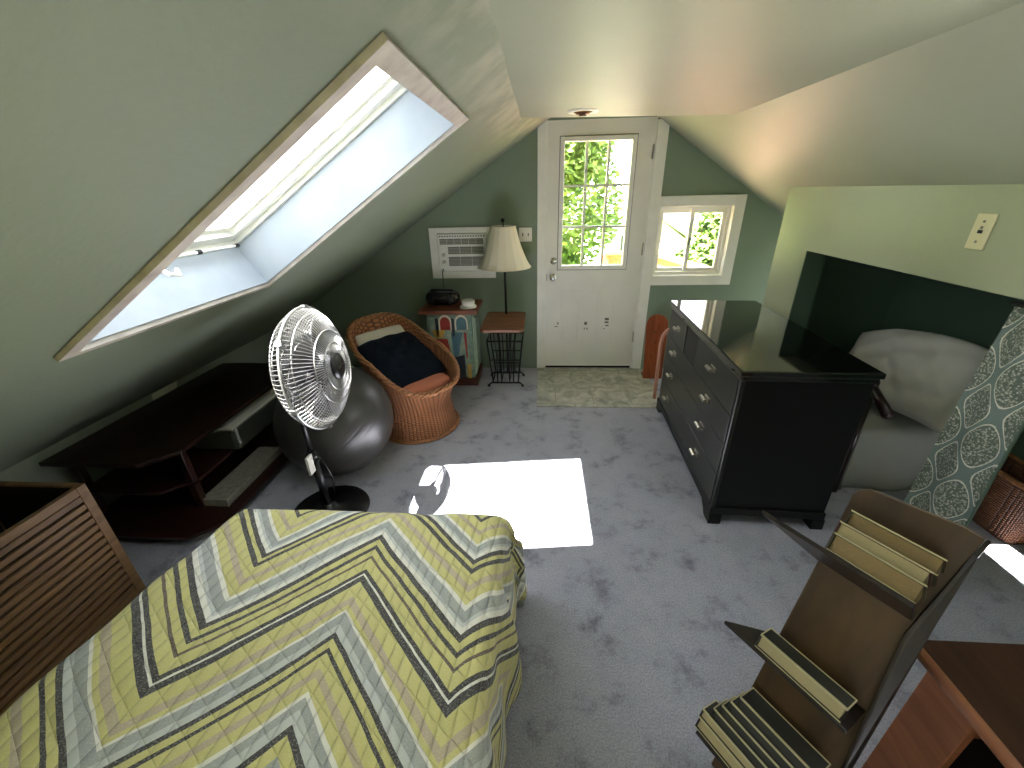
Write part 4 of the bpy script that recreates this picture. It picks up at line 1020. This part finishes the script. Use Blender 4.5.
for a_, b2, mt_ in ((gab[6], gab[5], 'roof'), (gab[5], gab[4], 'roof'), (gab[4], gab[2], 'roof')):
    up2 = V(0, 0, .10); m = MB(); m.prism([V(a_.x, -.2, a_.z), V(b2.x, -.2, b2.z), V(b2.x, -.2, b2.z+.1), V(a_.x, -.2, a_.z+.1)], V(0, 6.4, 0)); r_ = m.build('roof', M[mt_], t)
    m = MB(); m.prism([V(a_.x, -.24, a_.z+.0), V(b2.x, -.24, b2.z+.0), V(b2.x, -.24, b2.z+.07), V(a_.x, -.24, a_.z+.07)], V(0, .035, 0)); m.build('barge_board', M['roofdark'], r_)
m = MB(); m.box(2.4, 2.9, .0, .05, 2.6, 3.3); m.build('window', M['roofdark'], t)
def tree(label, x, y, z, h, blobs, lf, n, seed):
    rnd = random.Random(seed)
    t = thing('tree', label, 'tree', (x, y, z), group='trees beyond the deck')
    m = MB(); m.tube([(0,0,0), (.1,0,h*.4), (0,.1,h*.8)], [.22,.16,.07], 10); m.build('trunk', M['trunk'], t, smooth=True)
    m = MB()
    for i in range(n):
        bx_, by_, bz_, br = blobs[rnd.randrange(len(blobs))]
        d = V(rnd.gauss(0,1), rnd.gauss(0,1), rnd.gauss(0,1)).normalized()*br*(.55+.5*rnd.random()); p = V(bx_, by_, bz_) + d
        a = V(rnd.gauss(0,1), rnd.gauss(0,1), rnd.gauss(0,.5)).normalized(); b = a.orthogonal().normalized(); L_ = .06 + .05*rnd.random()
        v = [m.b.verts.new(p - a*L_), m.b.verts.new(p + b*L_*.55), m.b.verts.new(p + a*L_), m.b.verts.new(p - b*L_*.55)]; m.b.faces.new(v)
    o = m.build('foliage', M[lf], t, normals=False)
tree('tall leafy green tree seen through the door panes', .3, 10.5, -3, 6, [(-1.2,0,3.3,1.2),(.2,.3,4.2,1.4),(-.6,-.2,5.3,1.3),(-2.2,.2,4.6,1.4),(-1.6,0,2.4,1.0),(.3,0,5.6,1.0),(.0,.4,2.6,.9)], 'leaf', 26000, 1)
tree('rounded green tree seen through the small window on the right', 3.75, 10.2, -3, 4.6, [(.2,0,2.9,.8),(.7,.2,3.7,.9),(1.3,.1,2.7,.9),(1.0,0,4.4,.8),(-.2,0,2.3,.5)], 'leaf2', 16000, 2)

# ------------------------------------------------------------------ light
w = bpy.data.worlds.new('sky'); S.world = w; w.use_nodes = True; nt = w.node_tree
bg = nt.nodes['Background']
sky = nt.nodes.new('ShaderNodeTexSky'); sky.sky_type = 'HOSEK_WILKIE'; sky.turbidity = 4; sky.ground_albedo = .4
sdir = V(-.41, -.222, 1).normalized(); sky.sun_direction = sdir
mx = nt.nodes.new('ShaderNodeMixRGB'); mx.inputs[0].default_value = .75; mx.inputs[2].default_value = (.92, .96, 1, 1)
nt.links.new(sky.outputs[0], mx.inputs[1]); nt.links.new(mx.outputs[0], bg.inputs[0]); bg.inputs[1].default_value = 2.0
sl = bpy.data.lights.new('sun', 'SUN'); sl.energy = 30; sl.angle = math.radians(.6); sl.color = (1, .975, .93)
so = bpy.data.objects.new('sun', sl); C.objects.link(so); so.rotation_euler = (-sdir).to_track_quat('-Z', 'Y').to_euler(); so.location = (-3, -2, 8)
def portal(name, ctr, xax, yax, sx, sy):
    l = bpy.data.lights.new(name, 'AREA'); l.shape = 'RECTANGLE'; l.size = sx; l.size_y = sy; l.cycles.is_portal = True
    o = bpy.data.objects.new(name, l); C.objects.link(o)
    xa_ = xax.normalized(); za = xa_.cross(yax).normalized(); o.matrix_world = basis(ctr, xa_, za.cross(xa_), za)
    return o
xs_ = V(1, 0, .64).normalized(); c1 = SL((HX0+HX1)/2, (HY0+HY1)/2, WD+.12)
portal('skylight_portal', c1, xs_, V(0, 1, 0), 1.05, .85)          # z axis = up; light emits -z (down)
c2 = SR((RX0+RX1)/2, (RY0+RY1)/2, .2); portal('skylight_portal', c2, V(1, 0, -.665).normalized(), V(0, 1, 0), .4, .55)
portal('skylight_portal', SL((BX0+BX1)/2, (BY0+BY1)/2, WD+.08), xs_, V(0, 1, 0), 1.05, .82)  # portal for the added unseen skylight
portal('window_portal', V(.44, YD+.16, 1.44), V(1, 0, 0), V(0, 0, 1), .6, 1.0)
portal('window_portal', V(1.26, YD+.16, 1.15), V(1, 0, 0), V(0, 0, 1), .65, .6)

# ------------------------------------------------------------------ camera
f_, pitch, yaw, roll, h = 408.52, math.radians(25.279), math.radians(4.279), math.radians(-1.463), 1.57
fw = V(-math.sin(yaw)*math.cos(pitch), math.cos(yaw)*math.cos(pitch), -math.sin(pitch))
rt = V(math.cos(yaw), math.sin(yaw), 0); up_ = rt.cross(fw)
r2 = rt*math.cos(roll) + up_*math.sin(roll); u2 = -rt*math.sin(roll) + up_*math.cos(roll)
cam = bpy.data.cameras.new('camera'); cam.sensor_width = 36; cam.lens = f_/1024*36; cam.clip_start = .02; cam.clip_end = 200
co = bpy.data.objects.new('camera', cam); C.objects.link(co); co.matrix_world = basis(V(0, 0, h), r2, u2, -fw)
S.camera = co
S.view_settings.view_transform = 'Standard'; S.view_settings.look = 'None'; S.view_settings.gamma = 1; S.view_settings.exposure = 2.02
S.view_settings.use_curve_mapping = False
S.cycles.max_bounces = 10; S.cycles.diffuse_bounces = 7; S.cycles.transparent_max_bounces = 12; S.cycles.use_denoising = True
S.cycles.caustics_reflective = False; S.cycles.caustics_refractive = False; S.cycles.sample_clamp_indirect = 6
